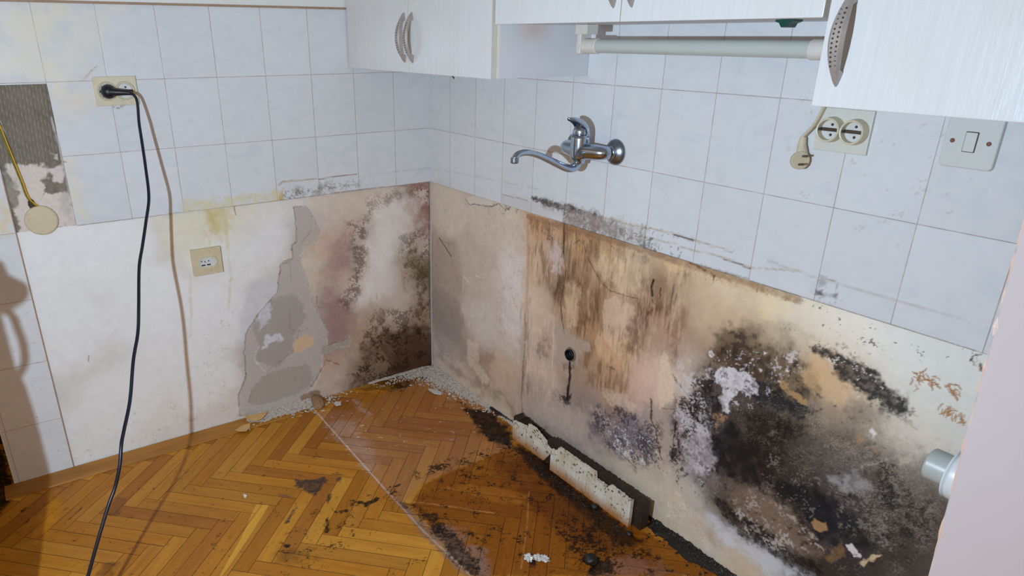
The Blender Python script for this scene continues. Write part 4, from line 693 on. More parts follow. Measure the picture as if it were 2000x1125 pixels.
RT=[
('L',(130,95,70),0.8,0.0016,0.001,0.3,[(0.4448,0.8062),(0.5753,0.812)]),
('P',(104,86,74),0.9,0.003,0.004,0.25,[(0.5932,0.8293),(0.6736,0.8308),(0.7387,0.8277),(0.7417,0.8359),(0.8143,0.8299),(0.8958,0.8293),(0.8969,0.8199),(0.8298,0.8157),(0.744,0.8109),(0.6753,0.8103),(0.5982,0.8168)]),
('S',(60,45,35),0.95,0.45,0.004,[(0.5932,0.8293),(0.7419,0.8334),(0.8955,0.8316),(0.9019,0.7772),(0.7471,0.7781),(0.7367,0.8094),(0.5986,0.8115)]),
('P',(146,124,106),0.75,0.006,0.006,0.4,[(0.744,0.8109),(0.8964,0.8246),(0.9555,0.8133),(0.9663,0.7777),(0.9016,0.7796),(0.7471,0.7781)]),
('S',(120,95,75),0.85,0.5,0.004,[(0.8013,0.8198),(1.0433,0.8325),(1.0508,0.7792),(0.9016,0.7796)]),
('V',(100,85,72),0.5,0.5,[(0.7515,0.8098),(1.044,0.8281),(1.0455,0.7756),(0.9016,0.7796),(0.7544,0.7797)]),
('L',(190,150,90),0.7,0.0025,0.002,0.4,[(0.8964,0.8246),(1.0149,0.8263),(1.1105,0.834),(1.2,0.8308),(1.3096,0.8305)]),
('L',(90,60,30),0.9,0.0035,0.002,0.3,[(1.1404,0.832),(1.164,0.8322),(1.1973,0.8315)]),
('L',(190,160,110),0.6,0.0018,0.001,0.4,[(1.0414,0.8047),(1.1466,0.8093),(1.2038,0.8073),(1.2854,0.812),(1.3541,0.8057),(1.4667,0.8288)]),
('L',(110,75,45),0.8,0.002,0.001,0.4,[(1.2718,0.8093),(1.3139,0.8071),(1.3586,0.8049)]),
('S',(40,40,45),0.98,0.4,0.003,[(1.0209,0.7822),(1.0505,0.7814),(1.1015,0.7835),(1.1023,0.7782),(1.0516,0.7738)]),
('S',(90,85,80),0.8,0.58,0.004,[(1.0433,0.8325),(1.2,0.8308),(1.2029,0.7819),(1.0508,0.7792)]),
('P',(196,186,180),0.4,0.01,0.01,0.4,[(0.4453,0.811),(1.044,0.8281),(1.0455,0.7756),(0.7321,0.7775),(0.4471,0.7716)]),
('L',(100,80,62),0.9,0.0022,0.001,0.15,[(0.3901,0.7734),(0.5634,0.7709),(0.7435,0.7758),(0.9019,0.7772),(1.0486,0.774),(1.2037,0.7769),(1.3581,0.7775),(1.4777,0.7752)]),
('L',(150,125,100),0.7,0.0016,0.001,0.2,[(1.4778,0.7754),(1.6639,0.7754),(1.8166,0.7746)]),
('L',(60,50,45),0.6,0.0022,0.001,0.3,[(0.7458,0.8316),(0.7417,0.7717)]),
('L',(70,60,52),0.6,0.0018,0.001,0.3,[(1.0489,0.8337),(1.05,0.7767)]),
('P',(110,105,108),0.75,0.003,0.002,0.7,[(1.5107,0.8003),(1.5541,0.8025),(1.5537,0.7947),(1.5129,0.7897)]),
('S',(60,58,60),0.9,0.5,0.003,[(1.5103,0.8024),(1.5537,0.8046),(1.554,0.7937),(1.5124,0.7873)]),
('L',(120,115,115),0.6,0.001,0.0,0.4,[(1.5107,0.8313),(1.5488,0.827),(1.5532,0.8022)]),
('P',(130,125,128),0.5,0.003,0.002,0.6,[(1.5086,0.8307),(1.5268,0.8315),(1.5277,0.8121),(1.5116,0.8117)]),
('L',(200,190,170),0.55,0.0014,0.001,0.3,[(1.3954,0.8314),(1.5054,0.8254),(1.6521,0.8257),(1.8118,0.8228)]),
('S',(190,150,90),0.35,0.74,0.003,[(1.313,1.2543),(1.707,1.1428),(1.7596,0.9368),(1.4958,0.9011),(1.3518,1.0551)]),
('L',(200,180,165),0.4,0.0012,0.001,0.4,[(0.0061,0.8255),(0.3873,0.8467),(0.6449,0.8544)]),
]
CP=[
('P',(226,214,204),0.92,0.004,0.01,0.1,[(1.328,0.9617),(1.3089,0.9686),(1.2702,0.9578),(1.2423,0.9538),(1.2367,0.9354),(1.2435,0.921),(1.2598,0.9122),(1.2456,0.8971),(1.2529,0.8736),(1.2366,0.8748),(1.2142,0.8784),(1.1945,0.8668),(1.1935,0.775),(1.2335,0.7775),(1.3409,0.765),(1.3342,0.8227),(1.3194,0.8814),(1.3184,0.911),(1.3309,0.9241)]),
('P',(226,212,206),0.9,0.004,0.008,0.1,[(1.2265,0.9403),(1.2005,0.9499),(1.1961,0.9162),(1.2102,0.8994),(1.2275,0.9073)]),
('P',(224,214,204),0.9,0.003,0.005,0.1,[(1.2159,0.981),(1.2073,0.9773),(1.2059,0.9638),(1.2138,0.9645),(1.2118,0.9747)]),
('P',(165,158,142),0.8,0.006,0.01,0.2,[(1.3384,0.9482),(1.3273,0.9413),(1.3327,0.9214),(1.3141,0.9194),(1.3194,0.8814),(1.3298,0.8435),(1.3436,0.8392),(1.3443,0.8843)]),
('L',(100,90,85),0.7,0.0016,0.001,0.2,[(1.2517,0.8796),(1.2459,0.8956)]),
('P',(180,170,165),0.5,0.01,0.01,0.5,[(1.2148,0.8754),(1.1956,0.8607),(1.1959,0.785),(1.2089,0.79),(1.2217,0.839)]),
('L',(215,210,205),0.6,0.004,0.001,0.3,[(1.2,1.0756),(1.1951,1.0058),(1.1938,0.9281),(1.197,0.7787)]),
('L',(235,232,228),0.7,0.003,0.001,0.3,[(1.3196,1.0714),(1.3161,1.0179),(1.3083,0.9715)]),
]
FLOOR=[
('P',(178,128,100),0.42,0.004,0.002,0.15,[(0.0896,-0.5585),(0.1552,-0.4178),(0.0454,-0.1347),(0.0238,0.0011),(0.3959,0.0178),(0.6596,-0.0909),(0.6706,-0.1641),(0.6733,-0.4628),(0.7242,-0.5466),(0.7222,-0.5716),(0.631,-0.5744)]),
('P',(172,100,34),0.4,0.02,0.03,0.3,[(0.0676,-0.4812),(0.0482,-0.3651),(0.1541,-0.1282),(0.4861,-0.0489),(0.5498,-0.1402),(0.4606,-0.3353),(0.2938,-0.4054)]),
('P',(150,78,2),0.8,0.006,0.006,0.15,[(0.6646,-0.0948),(0.6661,-0.1819),(0.682,-0.4496),(0.743,-0.54),(1.0973,-0.5333),(1.445,-0.006),(1.2133,-0.0533),(0.9534,-0.0613),(0.7868,-0.0634)]),
('P',(112,48,2),0.6,0.03,0.03,0.4,[(0.6709,-0.1855),(0.7868,-0.0634),(1.1186,-0.0763),(1.2114,-0.1324),(1.1869,-0.2427),(0.9872,-0.234),(0.7808,-0.2266)]),
('P',(196,124,36),0.5,0.006,0.008,0.4,[(0.7215,-0.437),(0.7605,-0.3305),(0.8965,-0.2175),(0.9349,-0.2488),(0.9015,-0.2994),(0.7752,-0.3787)]),
('L',(206,150,86),0.7,0.003,0.002,0.4,[(0.7199,-0.5442),(0.7847,-0.4767),(0.9189,-0.3503)]),
('L',(206,150,86),0.6,0.002,0.001,0.3,[(0.8893,-0.2055),(0.9981,-0.3003),(1.1322,-0.4304)]),
('P',(150,120,104),0.75,0.006,0.004,0.3,[(0.6967,-0.5661),(0.7347,-0.5526),(0.9162,-0.5425),(1.1118,-0.5113),(1.0719,-0.5717),(0.8928,-0.578)]),
('P',(160,128,112),0.7,0.02,0.03,0.3,[(0.8454,-0.532),(0.9298,-0.4834),(1.059,-0.4723),(1.1045,-0.5223),(1.0066,-0.5518)]),
('P',(166,112,88),0.85,0.01,0.02,0.15,[(1.2421,-0.3137),(1.2376,-0.2363),(1.2544,-0.1583),(1.3394,-0.1161),(1.387,-0.094)]),
('L',(230,215,205),0.65,0.0035,0.001,0.15,[(0.02,-0.5536),(0.1936,-0.5578),(0.4479,-0.5621),(0.6307,-0.5654)]),
('L',(205,185,170),0.7,0.003,0.001,0.3,[(0.6307,-0.5654),(0.8747,-0.567),(1.0828,-0.5552)]),
('P',(214,190,176),0.3,0.03,0.01,0.4,[(0.1936,-0.5578),(0.2116,-0.4661),(0.4926,-0.5102),(0.5254,-0.5642)]),
('P',(206,186,176),0.4,0.012,0.02,0.5,[(0.0742,-0.3995),(0.1029,-0.392),(0.2147,-0.3953),(0.2208,-0.4193)]),
('P',(22,14,8),0.95,0.014,0.02,0.12,[(0.3161,-0.0678),(0.4315,-0.032),(0.5548,-0.0089),(0.6596,-0.0909),(0.6435,-0.1438),(0.5126,-0.1356)]),
('P',(40,22,8),0.75,0.012,0.02,0.45,[(0.6691,-0.0764),(0.764,-0.0441),(0.9076,-0.0831),(1.035,-0.0967),(1.1818,-0.1011),(1.2423,-0.0855),(1.2182,-0.1591),(1.078,-0.138),(0.91,-0.1272),(0.7268,-0.1007)]),
('S',(26,16,8),0.95,0.44,0.006,[(0.6062,-0.4416),(0.606,-0.3644),(0.6344,-0.0712),(0.6842,-0.1102),(0.6538,-0.3945),(0.646,-0.4558)]),
('P',(24,13,5),0.85,0.01,0.012,0.15,[(0.6527,-0.0899),(0.7755,-0.0538),(0.8975,-0.074),(1.0346,-0.0755),(1.205,-0.0852),(1.2413,-0.0945),(1.2105,-0.1413),(1.0614,-0.1423),(0.9057,-0.1338),(0.7315,-0.1044)]),
('P',(110,60,8),0.4,0.02,0.02,0.3,[(0.9296,-0.1443),(1.2269,-0.1089),(1.3394,-0.1161),(1.2387,-0.1997),(1.0211,-0.2243)]),
('P',(26,18,12),0.85,0.006,0.015,0.5,[(0.743,-0.54),(0.8373,-0.5442),(0.9828,-0.5524),(1.0828,-0.5552),(1.1009,-0.5278),(0.9645,-0.5069),(0.8343,-0.5078)]),
('S',(26,18,10),0.95,0.52,0.0045,[(0.7158,-0.5593),(0.8148,-0.4956),(1.0206,-0.4951),(1.1118,-0.5113),(1.0828,-0.5552),(0.9337,-0.5537)]),
('S',(26,16,8),0.95,0.62,0.004,[(0.682,-0.4496),(0.6596,-0.0909),(1.1346,-0.1333),(1.2702,-0.1165),(1.329,-0.1819),(1.1118,-0.5113),(0.743,-0.54)]),
('S',(24,14,8),0.9,0.53,0.005,[(0.9872,-0.234),(1.0861,-0.1257),(1.2269,-0.1089),(1.381,-0.0865),(1.2493,-0.3027),(1.1188,-0.2729)]),
('P',(20,14,10),0.95,0.004,0.008,0.2,[(1.2291,-0.2833),(1.2125,-0.2395),(1.2487,-0.2194),(1.2725,-0.2344),(1.2566,-0.2917),(1.2457,-0.3082)]),
('P',(30,20,12),0.9,0.004,0.008,0.2,[(1.1038,-0.3867),(1.1121,-0.367),(1.1412,-0.3825),(1.1374,-0.4054)]),
('P',(30,20,12),0.95,0.002,0.006,0.2,[(0.6292,-0.6819),(0.6443,-0.6589),(0.6656,-0.6442),(0.6561,-0.6051),(0.6736,-0.6056),(0.6837,-0.6517),(0.6591,-0.6629)]),
('P',(30,20,12),0.95,0.002,0.006,0.2,[(0.6366,-0.5328),(0.6396,-0.5092),(0.6524,-0.5183),(0.6414,-0.5445)]),
('S',(30,20,12),0.95,0.5,0.006,[(0.631,-0.5744),(0.6268,-0.5093),(0.7028,-0.5344),(0.7222,-0.5716),(0.6882,-0.5789)]),
('P',(40,26,16),0.9,0.002,0.005,0.2,[(0.6563,-0.7276),(0.6625,-0.7011),(0.677,-0.7047),(0.6719,-0.7251)]),
('P',(45,28,16),0.95,0.002,0.006,0.3,[(0.6665,-0.7708),(0.6679,-0.7603),(0.7269,-0.7913),(0.7206,-0.8008)]),
('P',(40,26,16),0.9,0.002,0.006,0.2,[(0.7081,-0.9181),(0.713,-0.8996),(0.7212,-0.9057),(0.7174,-0.9187)]),
('S',(44,26,14),0.95,0.62,0.004,[(0.6098,-0.8067),(0.6265,-0.6501),(0.8104,-0.7408),(0.7961,-0.9401),(0.7184,-0.9534)]),
('S',(52,32,16),0.9,0.72,0.0035,[(0.1988,-0.9564),(0.3264,-0.6537),(0.6552,-0.5609),(1.0394,-0.6211),(0.7068,-1.1254)]),
('P',(74,64,66),0.9,0.005,0.008,0.2,[(0.443,-0.7787),(0.4746,-0.7307),(0.4739,-0.6926),(0.4992,-0.6934),(0.5545,-0.7594),(0.5229,-0.7709),(0.4815,-0.7872)]),
('P',(76,66,66),0.9,0.003,0.006,0.3,[(0.5868,-0.8416),(0.5482,-0.8137),(0.5901,-0.8366),(0.6264,-0.8723),(0.6192,-0.8833)]),
('P',(60,50,56),0.85,0.002,0.004,0.2,[(0.5649,-0.7209),(0.5732,-0.7129),(0.5913,-0.726),(0.6096,-0.7424),(0.5846,-0.7362)]),
('L',(80,72,76),0.8,0.004,0.003,0.3,[(0.478,-0.6665),(0.4965,-0.6433)]),
('P',(70,62,66),0.8,0.002,0.004,0.3,[(0.5026,-0.6637),(0.509,-0.6491),(0.53,-0.6659),(0.519,-0.673)]),
('L',(100,92,98),0.6,0.004,0.002,0.3,[(0.4856,-0.8459),(0.5121,-0.8237)]),
('P',(120,75,30),0.55,0.02,0.02,0.3,[(0.7184,-0.9534),(0.7619,-0.8694),(0.8046,-0.8582),(0.7871,-0.9366)]),
('P',(226,166,60),0.85,0.001,0.0,0,[(0.4918,-0.919),(0.5182,-0.8878),(0.6343,-0.9928),(0.7314,-1.0882),(0.727,-1.0948),(0.6168,-1.0043)]),
('S',(230,225,215),0.9,0.74,0.003,[(0.1134,-0.6797),(0.2314,-0.0105),(0.5694,-0.1104),(0.4559,-0.566),(0.2783,-0.6702)]),
('P',(240,235,225),0.9,0.001,0.002,0,[(0.4211,-0.9346),(0.4345,-0.928),(0.4475,-0.9353),(0.4368,-0.9381)]),
('S',(56,34,16),0.85,0.75,0.0035,[(0.1185,-1.5523),(0.0365,-1.3567),(0.1229,-0.8482),(0.7502,-1.0597),(0.418,-1.5634)]),
('P',(18,13,9),0.95,0.01,0.006,0.1,[(-0.3873,-1.6234),(-0.2486,-1.527),(0.0346,-1.5121),(0.092,-1.528),(0.1373,-1.5656),(0.1237,-1.6271)]),  # shadow on the floor past the wall end, painted near-black
('L',(90,55,22),0.8,0.003,0.002,0.3,[(0.2673,-1.3888),(0.2286,-1.3511)]),
('P',(60,35,14),0.85,0.002,0.003,0.2,[(0.1458,-1.5023),(0.134,-1.486),(0.1513,-1.4897),(0.1555,-1.5003)]),
('P',(60,35,14),0.85,0.002,0.003,0.2,[(0.2101,-1.4959),(0.1975,-1.4824),(0.2114,-1.4859),(0.2169,-1.4938)]),
('P',(110,62,30),0.6,0.01,0.01,0.3,[(0.5551,-1.3554),(0.5118,-1.3372),(0.5366,-1.3064),(0.5782,-1.3204)]),
('P',(130,80,50),0.5,0.005,0.002,0.2,[(0.2988,-1.2996),(0.2286,-1.254),(0.2588,-1.2307),(0.325,-1.2724)]),
('P',(226,150,20),0.45,0.015,0.01,0.2,[(0.3178,-1.488),(0.0989,-1.4054),(0.1902,-1.4007),(0.3525,-1.4723)]),
('P',(90,50,20),0.6,0.012,0.02,0.4,[(0.0105,-0.3465),(-0.0086,-0.1756),(-0.0084,-0.004),(0.0602,-0.071),(0.0953,-0.2558)]),
('S',(46,26,12),0.9,0.5,0.006,[(-0.003,-0.2489),(-0.0202,-0.022),(0.0831,-0.0361),(0.1353,-0.2327)]),
]

RIGHT = RIGHT + [('G', .55, .03, [(p[0], p[1]) for p in next(l for l in RIGHT if l[0] == 'F' and l[1] == (176,160,144))[-1]])]
RIGHT = RIGHT + [('G', .34, .04, [(.46, .0), (.46, .76), (1.2, .76), (1.3, 0.0)])]
LEFT = LEFT + [('G', .22, .04, [(-.01, -.02), (-.01, .78), (.42, .78), (.62, .3), (.68, -.02)])]

# ------------------------------------------------------------------ room
YEND = 1.505
STEP = 0.0022
def ar(a, b, s): return np.linspace(a, b, int(round((b - a) / s)) + 1)
GAP = 0.004
# left wall (x = 0)
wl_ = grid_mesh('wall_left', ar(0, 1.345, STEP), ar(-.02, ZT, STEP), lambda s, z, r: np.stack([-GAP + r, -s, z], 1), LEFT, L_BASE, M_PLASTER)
struct(wl_)
PY0, PY1, PZ0, PZ1 = 1.1935, 1.345, ZT, 1.163     # the bare cement patch
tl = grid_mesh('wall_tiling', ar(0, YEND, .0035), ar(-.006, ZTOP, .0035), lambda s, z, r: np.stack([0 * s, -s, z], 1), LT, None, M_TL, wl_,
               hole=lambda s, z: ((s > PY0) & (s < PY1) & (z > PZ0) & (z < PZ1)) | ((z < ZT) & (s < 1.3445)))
def ridges(s, z):
    up = sstep(.935, .955, z + (fbm(s, z, .03, 3, 4) - .5) * .03)
    return up * .0016 * np.sin(2 * math.pi * (s + z * .06) / .0085)
cp = grid_mesh('cement_patch', ar(PY0, PY1 + .02, .0016), ar(PZ0, PZ1, .0016), lambda s, z, r: np.stack([-.006 + r, -s, z], 1), CP, None, M_CEM, wl_, extra=ridges)
cp['label'] = 'bare grey cement with notched trowel ridges'
bm = bmesh.new()
box(bm, -.14, -.0075, -YEND, .10, -.05, 2.5)
obj('masonry', bm, M_CREAM, wl_)
bm = bmesh.new(); box(bm, -.02, 0.0002, -YEND, 0, ZTOP, 2.5); obj('painted_upper_wall', bm, M_CREAM, wl_)
bm = bmesh.new(); box(bm, 0, .006, -1.6, 0, ZTOP - .002, ZTOP + .004, .0015); struct(obj('trim_1', bm, M_TRIMB))
bm = bmesh.new(); box(bm, -.0074, .0006, -1.3462, -1.3432, 0, .935); obj('tile_edge_strip', bm, M_TRIMB, wl_)
bm = bmesh.new(); box(bm, -.02, -.0004, -YEND - .003, -YEND + .001, 0, ZTOP, .0008); obj('chipped_edge', bm, M_CREAM, wl_)
# recess beyond the end of the left wall
bm = bmesh.new(); box(bm, -.46, -.30, -3.2, -.6, -.05, 2.5); struct(obj('wall_recess', bm, plain('recess_painted_shade', (44, 36, 28), .9)))  # near-black colour paints in the shadow that fills the recess

# right wall (y = 0)
XR = 2.6
wr = grid_mesh('wall_right', np.concatenate([ar(0, 1.95, STEP), ar(1.96, XR, .02)]), ar(-.02, ZT, STEP), lambda s, z, r: np.stack([s, GAP - r, z], 1), RIGHT, R_BASE, M_PLASTER,
               hole=lambda s, z: np.hypot(s - .8106, z - .3754) < .0155)
struct(wr)
grid_mesh('wall_tiling', ar(0, XR, .0035), ar(ZT, ZTOP, .0035), lambda s, z, r: np.stack([s, 0 * s, z], 1), RT, None, M_TR, wr)
bm = bmesh.new(); box(bm, -.1, XR, .045, .14, -.05, 2.5); obj('masonry', bm, M_CREAM, wr)
bm = bmesh.new(); box(bm, 0, XR, -.0002, .02, ZTOP, 2.5); obj('painted_upper_wall', bm, M_CREAM, wr)

# wall pier in the right foreground
PX0 = 1.9680
bm = bmesh.new(); box(bm, PX0, 3.4, -.50, -.36, -.05, 2.5, .004, 3); [setattr(v.co, 'x', v.co.x - (v.co.z - .855) * .0446) for v in bm.verts if v.co.x < 2.2]; pier = struct(obj('wall_near', bm, M_PINK))
bm = bmesh.new()
rng = random.Random(5); pts = []
for k in range(60):
    z = .55 + k * .012; pts.append((PX0 + .0012 - (z - .855) * .0446 + rng.uniform(0, .0006), -.4985 + rng.uniform(0, .0010), z))
tube(bm, pts, [.0012 + max(0, rng.gauss(0, .0009)) for _ in pts], 6); obj('chipped_edge', bm, M_PINKEDGE, pier)
bm = bmesh.new(); box(bm, -.7, 3.6, -3.4, .2, 2.5, 2.56); struct(obj('ceiling', bm, M_CEIL))

# ------------------------------------------------------------------ floor: herringbone parquet
def make_floor():
    Lp, Wp = .3115, .0445; q = math.sqrt(.5); x0 = .314; y0 = -.8725 - Wp * q; gap = .0006
    V = []; F = []; UV = []; TN = []; rg = random.Random(3); cnt = 0
    tones = [(198, 136, 44), (190, 128, 38), (182, 118, 32), (206, 146, 52), (172, 110, 38), (194, 132, 46), (186, 122, 34), (172, 108, 36), (200, 136, 42), (192, 128, 40)]
    def cells(nu, nv):
        gu = np.linspace(gap, Lp - gap, nu); gv = np.linspace(gap, Wp - gap, nv); GU, GV = np.meshgrid(gu, gv, indexing='ij')
        I = np.arange(nu * nv).reshape(nu, nv); return GU.ravel(), GV.ravel(), np.stack([I[:-1, :-1], I[1:, :-1], I[1:, 1:], I[:-1, 1:]], -1).reshape(-1, 4)
    FINE, COARSE = cells(118, 17), cells(12, 3)
    for t in range(-6, 9):
        for i in range(-90, 130):
            for hv in (0, 1):
                a0, b0 = (i * Wp, i * Wp) if hv == 0 else (i * Wp, (i + 1) * Wp)
                a0 -= t * Lp; b0 += t * Lp
                cx = x0 + (a0 - b0) * q; cy = y0 + (a0 + b0) * q
                gu_, gv_, F0 = FINE if (-.25 < cx < 1.65 and -2.0 < cy < .1) else COARSE
                if hv == 0: a, b = a0 + gu_, b0 + gv_
                else: a, b = a0 + gv_, b0 + gu_
                x = x0 + (a - b) * q; y = y0 + (a + b) * q
                if x.max() < -.62 or x.min() > 2.7 or y.max() < -2.5 or y.min() > .0: continue
                if x.max() < -.01 and y.min() > -1.4: continue
                x = np.clip(x, -.5, 2.7); y = np.clip(y, -2.5, .004)
                c = rg.choice(tones); k = rg.uniform(.9, 1.08); c = lin(c); c = [v * k for v in c]
                near = x.min() < 1.6 and y.max() > -1.9
                z = np.full(len(x), rg.uniform(-.0002, .0002))
                V.append(np.stack([x, y, z], 1)); F.append(F0 + cnt); cnt += len(x)
                ou, ov = rg.uniform(0, 40), rg.uniform(0, 40); UV.append(np.stack([gu_ + ou, gv_ + ov], 1)); TN.append(np.tile(np.array([*c, 1.]), (len(x), 1)))
    V = np.concatenate(V); F = np.concatenate(F); UV = np.concatenate(UV); TN = np.concatenate(TN)
    col, al, g, r = paint(V[:, 0], V[:, 1], FLOOR)
    me = bpy.data.meshes.new('floor'); me.vertices.add(len(V)); me.vertices.foreach_set('co', V.astype(np.float32).ravel())
    F = F[:, ::-1] if False else F
    me.loops.add(F.size); me.loops.foreach_set('vertex_index', F.ravel().astype(np.int32)); me.polygons.add(len(F))
    me.polygons.foreach_set('loop_start', np.arange(0, F.size, 4, dtype=np.int32)); me.update(calc_edges=True)
    for nm, arr in (('paint', np.concatenate([col, al[:, None]], 1)), ('tone', TN)):
        a = me.attributes.new(nm, 'FLOAT_COLOR', 'POINT'); a.data.foreach_set('color', arr.astype(np.float32).ravel())
    u = me.uv_layers.new(name='grain'); u.data.foreach_set('uv', UV[F.ravel()].astype(np.float32).ravel())
    f = struct(link('floor', me, M_PARQ))
    bm = bmesh.new(); box(bm, -.62, 3.4, -3.3, .1, -.08, -.0015); obj('subfloor', bm, M_DARK, f)
make_floor()
# worn wooden strip along the left wall
bm = bmesh.new()
prof = [(0.0, -.001), (.068, -.001), (.0695, .001), (.066, .005), (.02, .0085), (0.0, .010)]
prism(bm, prof, lambda a, b: Vector((a, -1.535, b)), lambda a, b: Vector((a, -.60, b)))
struct(obj('baseboard_left', bm, M_TRIM))

# ------------------------------------------------------------------ wall cupboards
YF = -.293
def handle(parent, x, zc, L=.132, bow=.026, wmid=.022):
    """bow handle: pointed ends on the door, perforated curved face"""
    bm = bmesh.new(); n = 28; ro = []
    for k in range(n + 1):
        t = k / n; z = zc - L / 2 + L * t; s = math.sin(math.pi * t)
        yo = -(.002 + bow * s ** .8); w = wmid * (.10 + .90 * s ** .75)
        th = .0045 if .13 < t < .87 else None
        yi = yo + .0045
        if t < .16 or t > .84: yi = 0.0005
        ro.append([bm.verts.new((x + dx, y + YF - .018, z)) for dx, y in ((-w / 2, yo + .0035), (-w * .32, yo), (w * .32, yo), (w / 2, yo + .0035), (w / 2, max(yi, yo + .006)), (-w / 2, max(yi, yo + .006)))])
    for a, b in zip(ro[:-1], ro[1:]):
        for k in range(6): bm.faces.new((a[k], a[(k + 1) % 6], b[(k + 1) % 6], b[k]))
    bm.faces.new(ro[0]); bm.faces.new(ro[-1][::-1])
    nf = len(bm.faces)
    for k in range(13):
        t = .22 + .56 * k / 12; s = math.sin(math.pi * t); yo = -(.002 + bow * s ** .8); z = zc - L / 2 + L * t
        for dx in ((-.0035, .0035) if k % 2 == 0 or True else (0,)):
            lathe(bm, [(0, .0001), (.0016, .0001), (.0016, -.0006), (0, -.0006)], 8, T(x + dx, YF - .018 + yo - .0002, z + (.001 if dx > 0 else -.001)) @ AX_Y)
    bm.faces.ensure_lookup_table()
    for f in bm.faces[nf:]: f.material_index = 1
    hd = obj('handle', bm, M_NICKEL, parent); hd.data.materials.append(M_HOLE); hd['label'] = 'brushed metal bow handle with rows of small holes'
def cupboard(name, label, x0, x1, z0, z1, doors, yb=-.001):
    """doors: list of (x0, x1, handle x or None, handle z)"""
    t = thing(name, label, 'cupboard', ((x0 + x1) / 2, 0, z0))
    root = bpy.data.objects[t.name]; off = Vector(t.location)
    parts = []
    bm = bmesh.new(); th = .016
    box(bm, x0, x0 + th, YF + .0005, yb, z0, z1, .0006); box(bm, x1 - th, x1, YF + .0005, yb, z0, z1, .0006)
    box(bm, x0 + th, x1 - th, YF + .0005, yb, z0, z0 + th); box(bm, x0 + th, x1 - th, YF + .0005, yb, z1 - th, z1); box(bm, x0 + th, x1 - th, -.012, yb, z0 + th, z1 - th)
    b = obj('body', bm, M_PANEL, t); parts.append(b)
    bm = bmesh.new(); box(bm, x0 + .0005, x0 + th, YF - .0008, YF + .0006, z0 + .0005, z1); box(bm, x1 - th, x1 - .0005, YF - .0008, YF + .0006, z0 + .0005, z1)
    box(bm, x0 + th, x1 - th, YF - .0008, YF + .0006, z0 + .0005, z0 + th); parts.append(obj('edge_banding', bm, M_EDGE, t))
    for (a, c, hx, hz) in doors:
        bm = bmesh.new(); box(bm, a, c, YF - .018, YF - .001, z0 - .001, z1, .0016, 2)
        d = obj('door', bm, M_DOOR, t); parts.append(d); d.data.materials.append(M_EDGE)
        for p in d.data.polygons:
            if abs(p.normal.x) > .9: p.material_index = 1
        if hx is not None: handle(d, hx, hz)
    for p in parts: p.location = -off
    return t
cupboard('wall_cupboard', 'white double-door wall cupboard in the corner, two bow handles side by side', .004, .800, 1.186, 1.9,
         [(.005, .397, .378, 1.277), (.399, .791, .422, 1.277)])
cupboard('wall_cupboard', 'short high-hung white wall cupboard above the tap and tube light', .801, 1.602, 1.308, 1.9,
         [(.803, 1.197, 1.180, 1.397), (1.199, 1.596, 1.226, 1.397)])
cupboard('wall_cupboard', 'white woodgrain wall cupboard at right, hung low over the sockets and switch', 1.603, 2.06, 1.186, 1.9,
         [(1.604, 2.058, 1.636, 1.280)])

# ------------------------------------------------------------------ tube light
TY, TZ = -.125, 1.2605
lamp = thing('tube_light', 'white fluorescent tube light under the short high cupboard', 'lamp', (.93, TY, 1.29))
LO = -Vector(lamp.location)
def lp(name, bm, m, sm=False):
    o = obj(name, bm, m, lamp, sm); o.location = LO; return o
bm = bmesh.new(); tube(bm, [(x, TY, TZ) for x in (.948, .96, 1.49, 1.52)], .0150, 28); lp('glass_tube', bm, M_TUBE, True)
for a, b in ((.915, .960), (1.478, 1.53)):
    bm = bmesh.new(); lathe(bm, [(0, 0), (.0150, 0), (.0172, .002), (.0172, b - a - .002), (.0160, b - a), (0, b - a)], 28, T(a, TY, TZ) @ AX_X); e = lp('end_cap', bm, M_LAMPB, False)
for a in (.902, 1.53):
    bm = bmesh.new(); box(bm, a, a + .014, TY - .018, TY + .018, TZ - .018, 1.293, .004, 3); box(bm, a - .004, a + .036, TY - .020, TY + .016, 1.286, 1.3075, .002, 2)
    lathe(bm, [(0, 0), (.018, 0), (.018, .012), (0, .012)], 24, T(a + .001, TY, TZ) @ AX_X); lp('holder', bm, M_LAMPB)

# green clip under the cupboard
bm = bmesh.new(); cx, cz = 1.476, 1.3075
prism(bm, [(-.017, 0), (.017, 0), (.016, -.003), (.008, -.006), (.005, -.012), (-.005, -.012), (-.010, -.005), (-.017, -.003)],
      lambda a, b: Vector((cx + a, -.215, cz + b)), lambda a, b: Vector((cx + a, -.190, cz + b)))
tag(obj('cupboard_clip', bm, M_GREEN), 'small dark green clip under the short high cupboard', 'clip')
# little bracket under the corner cupboard
br = thing('shelf_bracket', 'small bent metal bracket hanging under the corner cupboard', 'bracket', (.405, -.158, 1.186))
bm = bmesh.new(); tube(bm, [(-.022, -.012, 0), (.004, 0, -.0235)], .0022, 8); tube(bm, [(.004, 0, -.0235), (.010, 0, -.0005)], .0022, 8); obj('wire', bm, M_STEEL, br)
bm = bmesh.new(); box(bm, .004, .012, -.004, .004, -.026, -.001, .001); obj('tab', bm, M_WHITEPL, br)

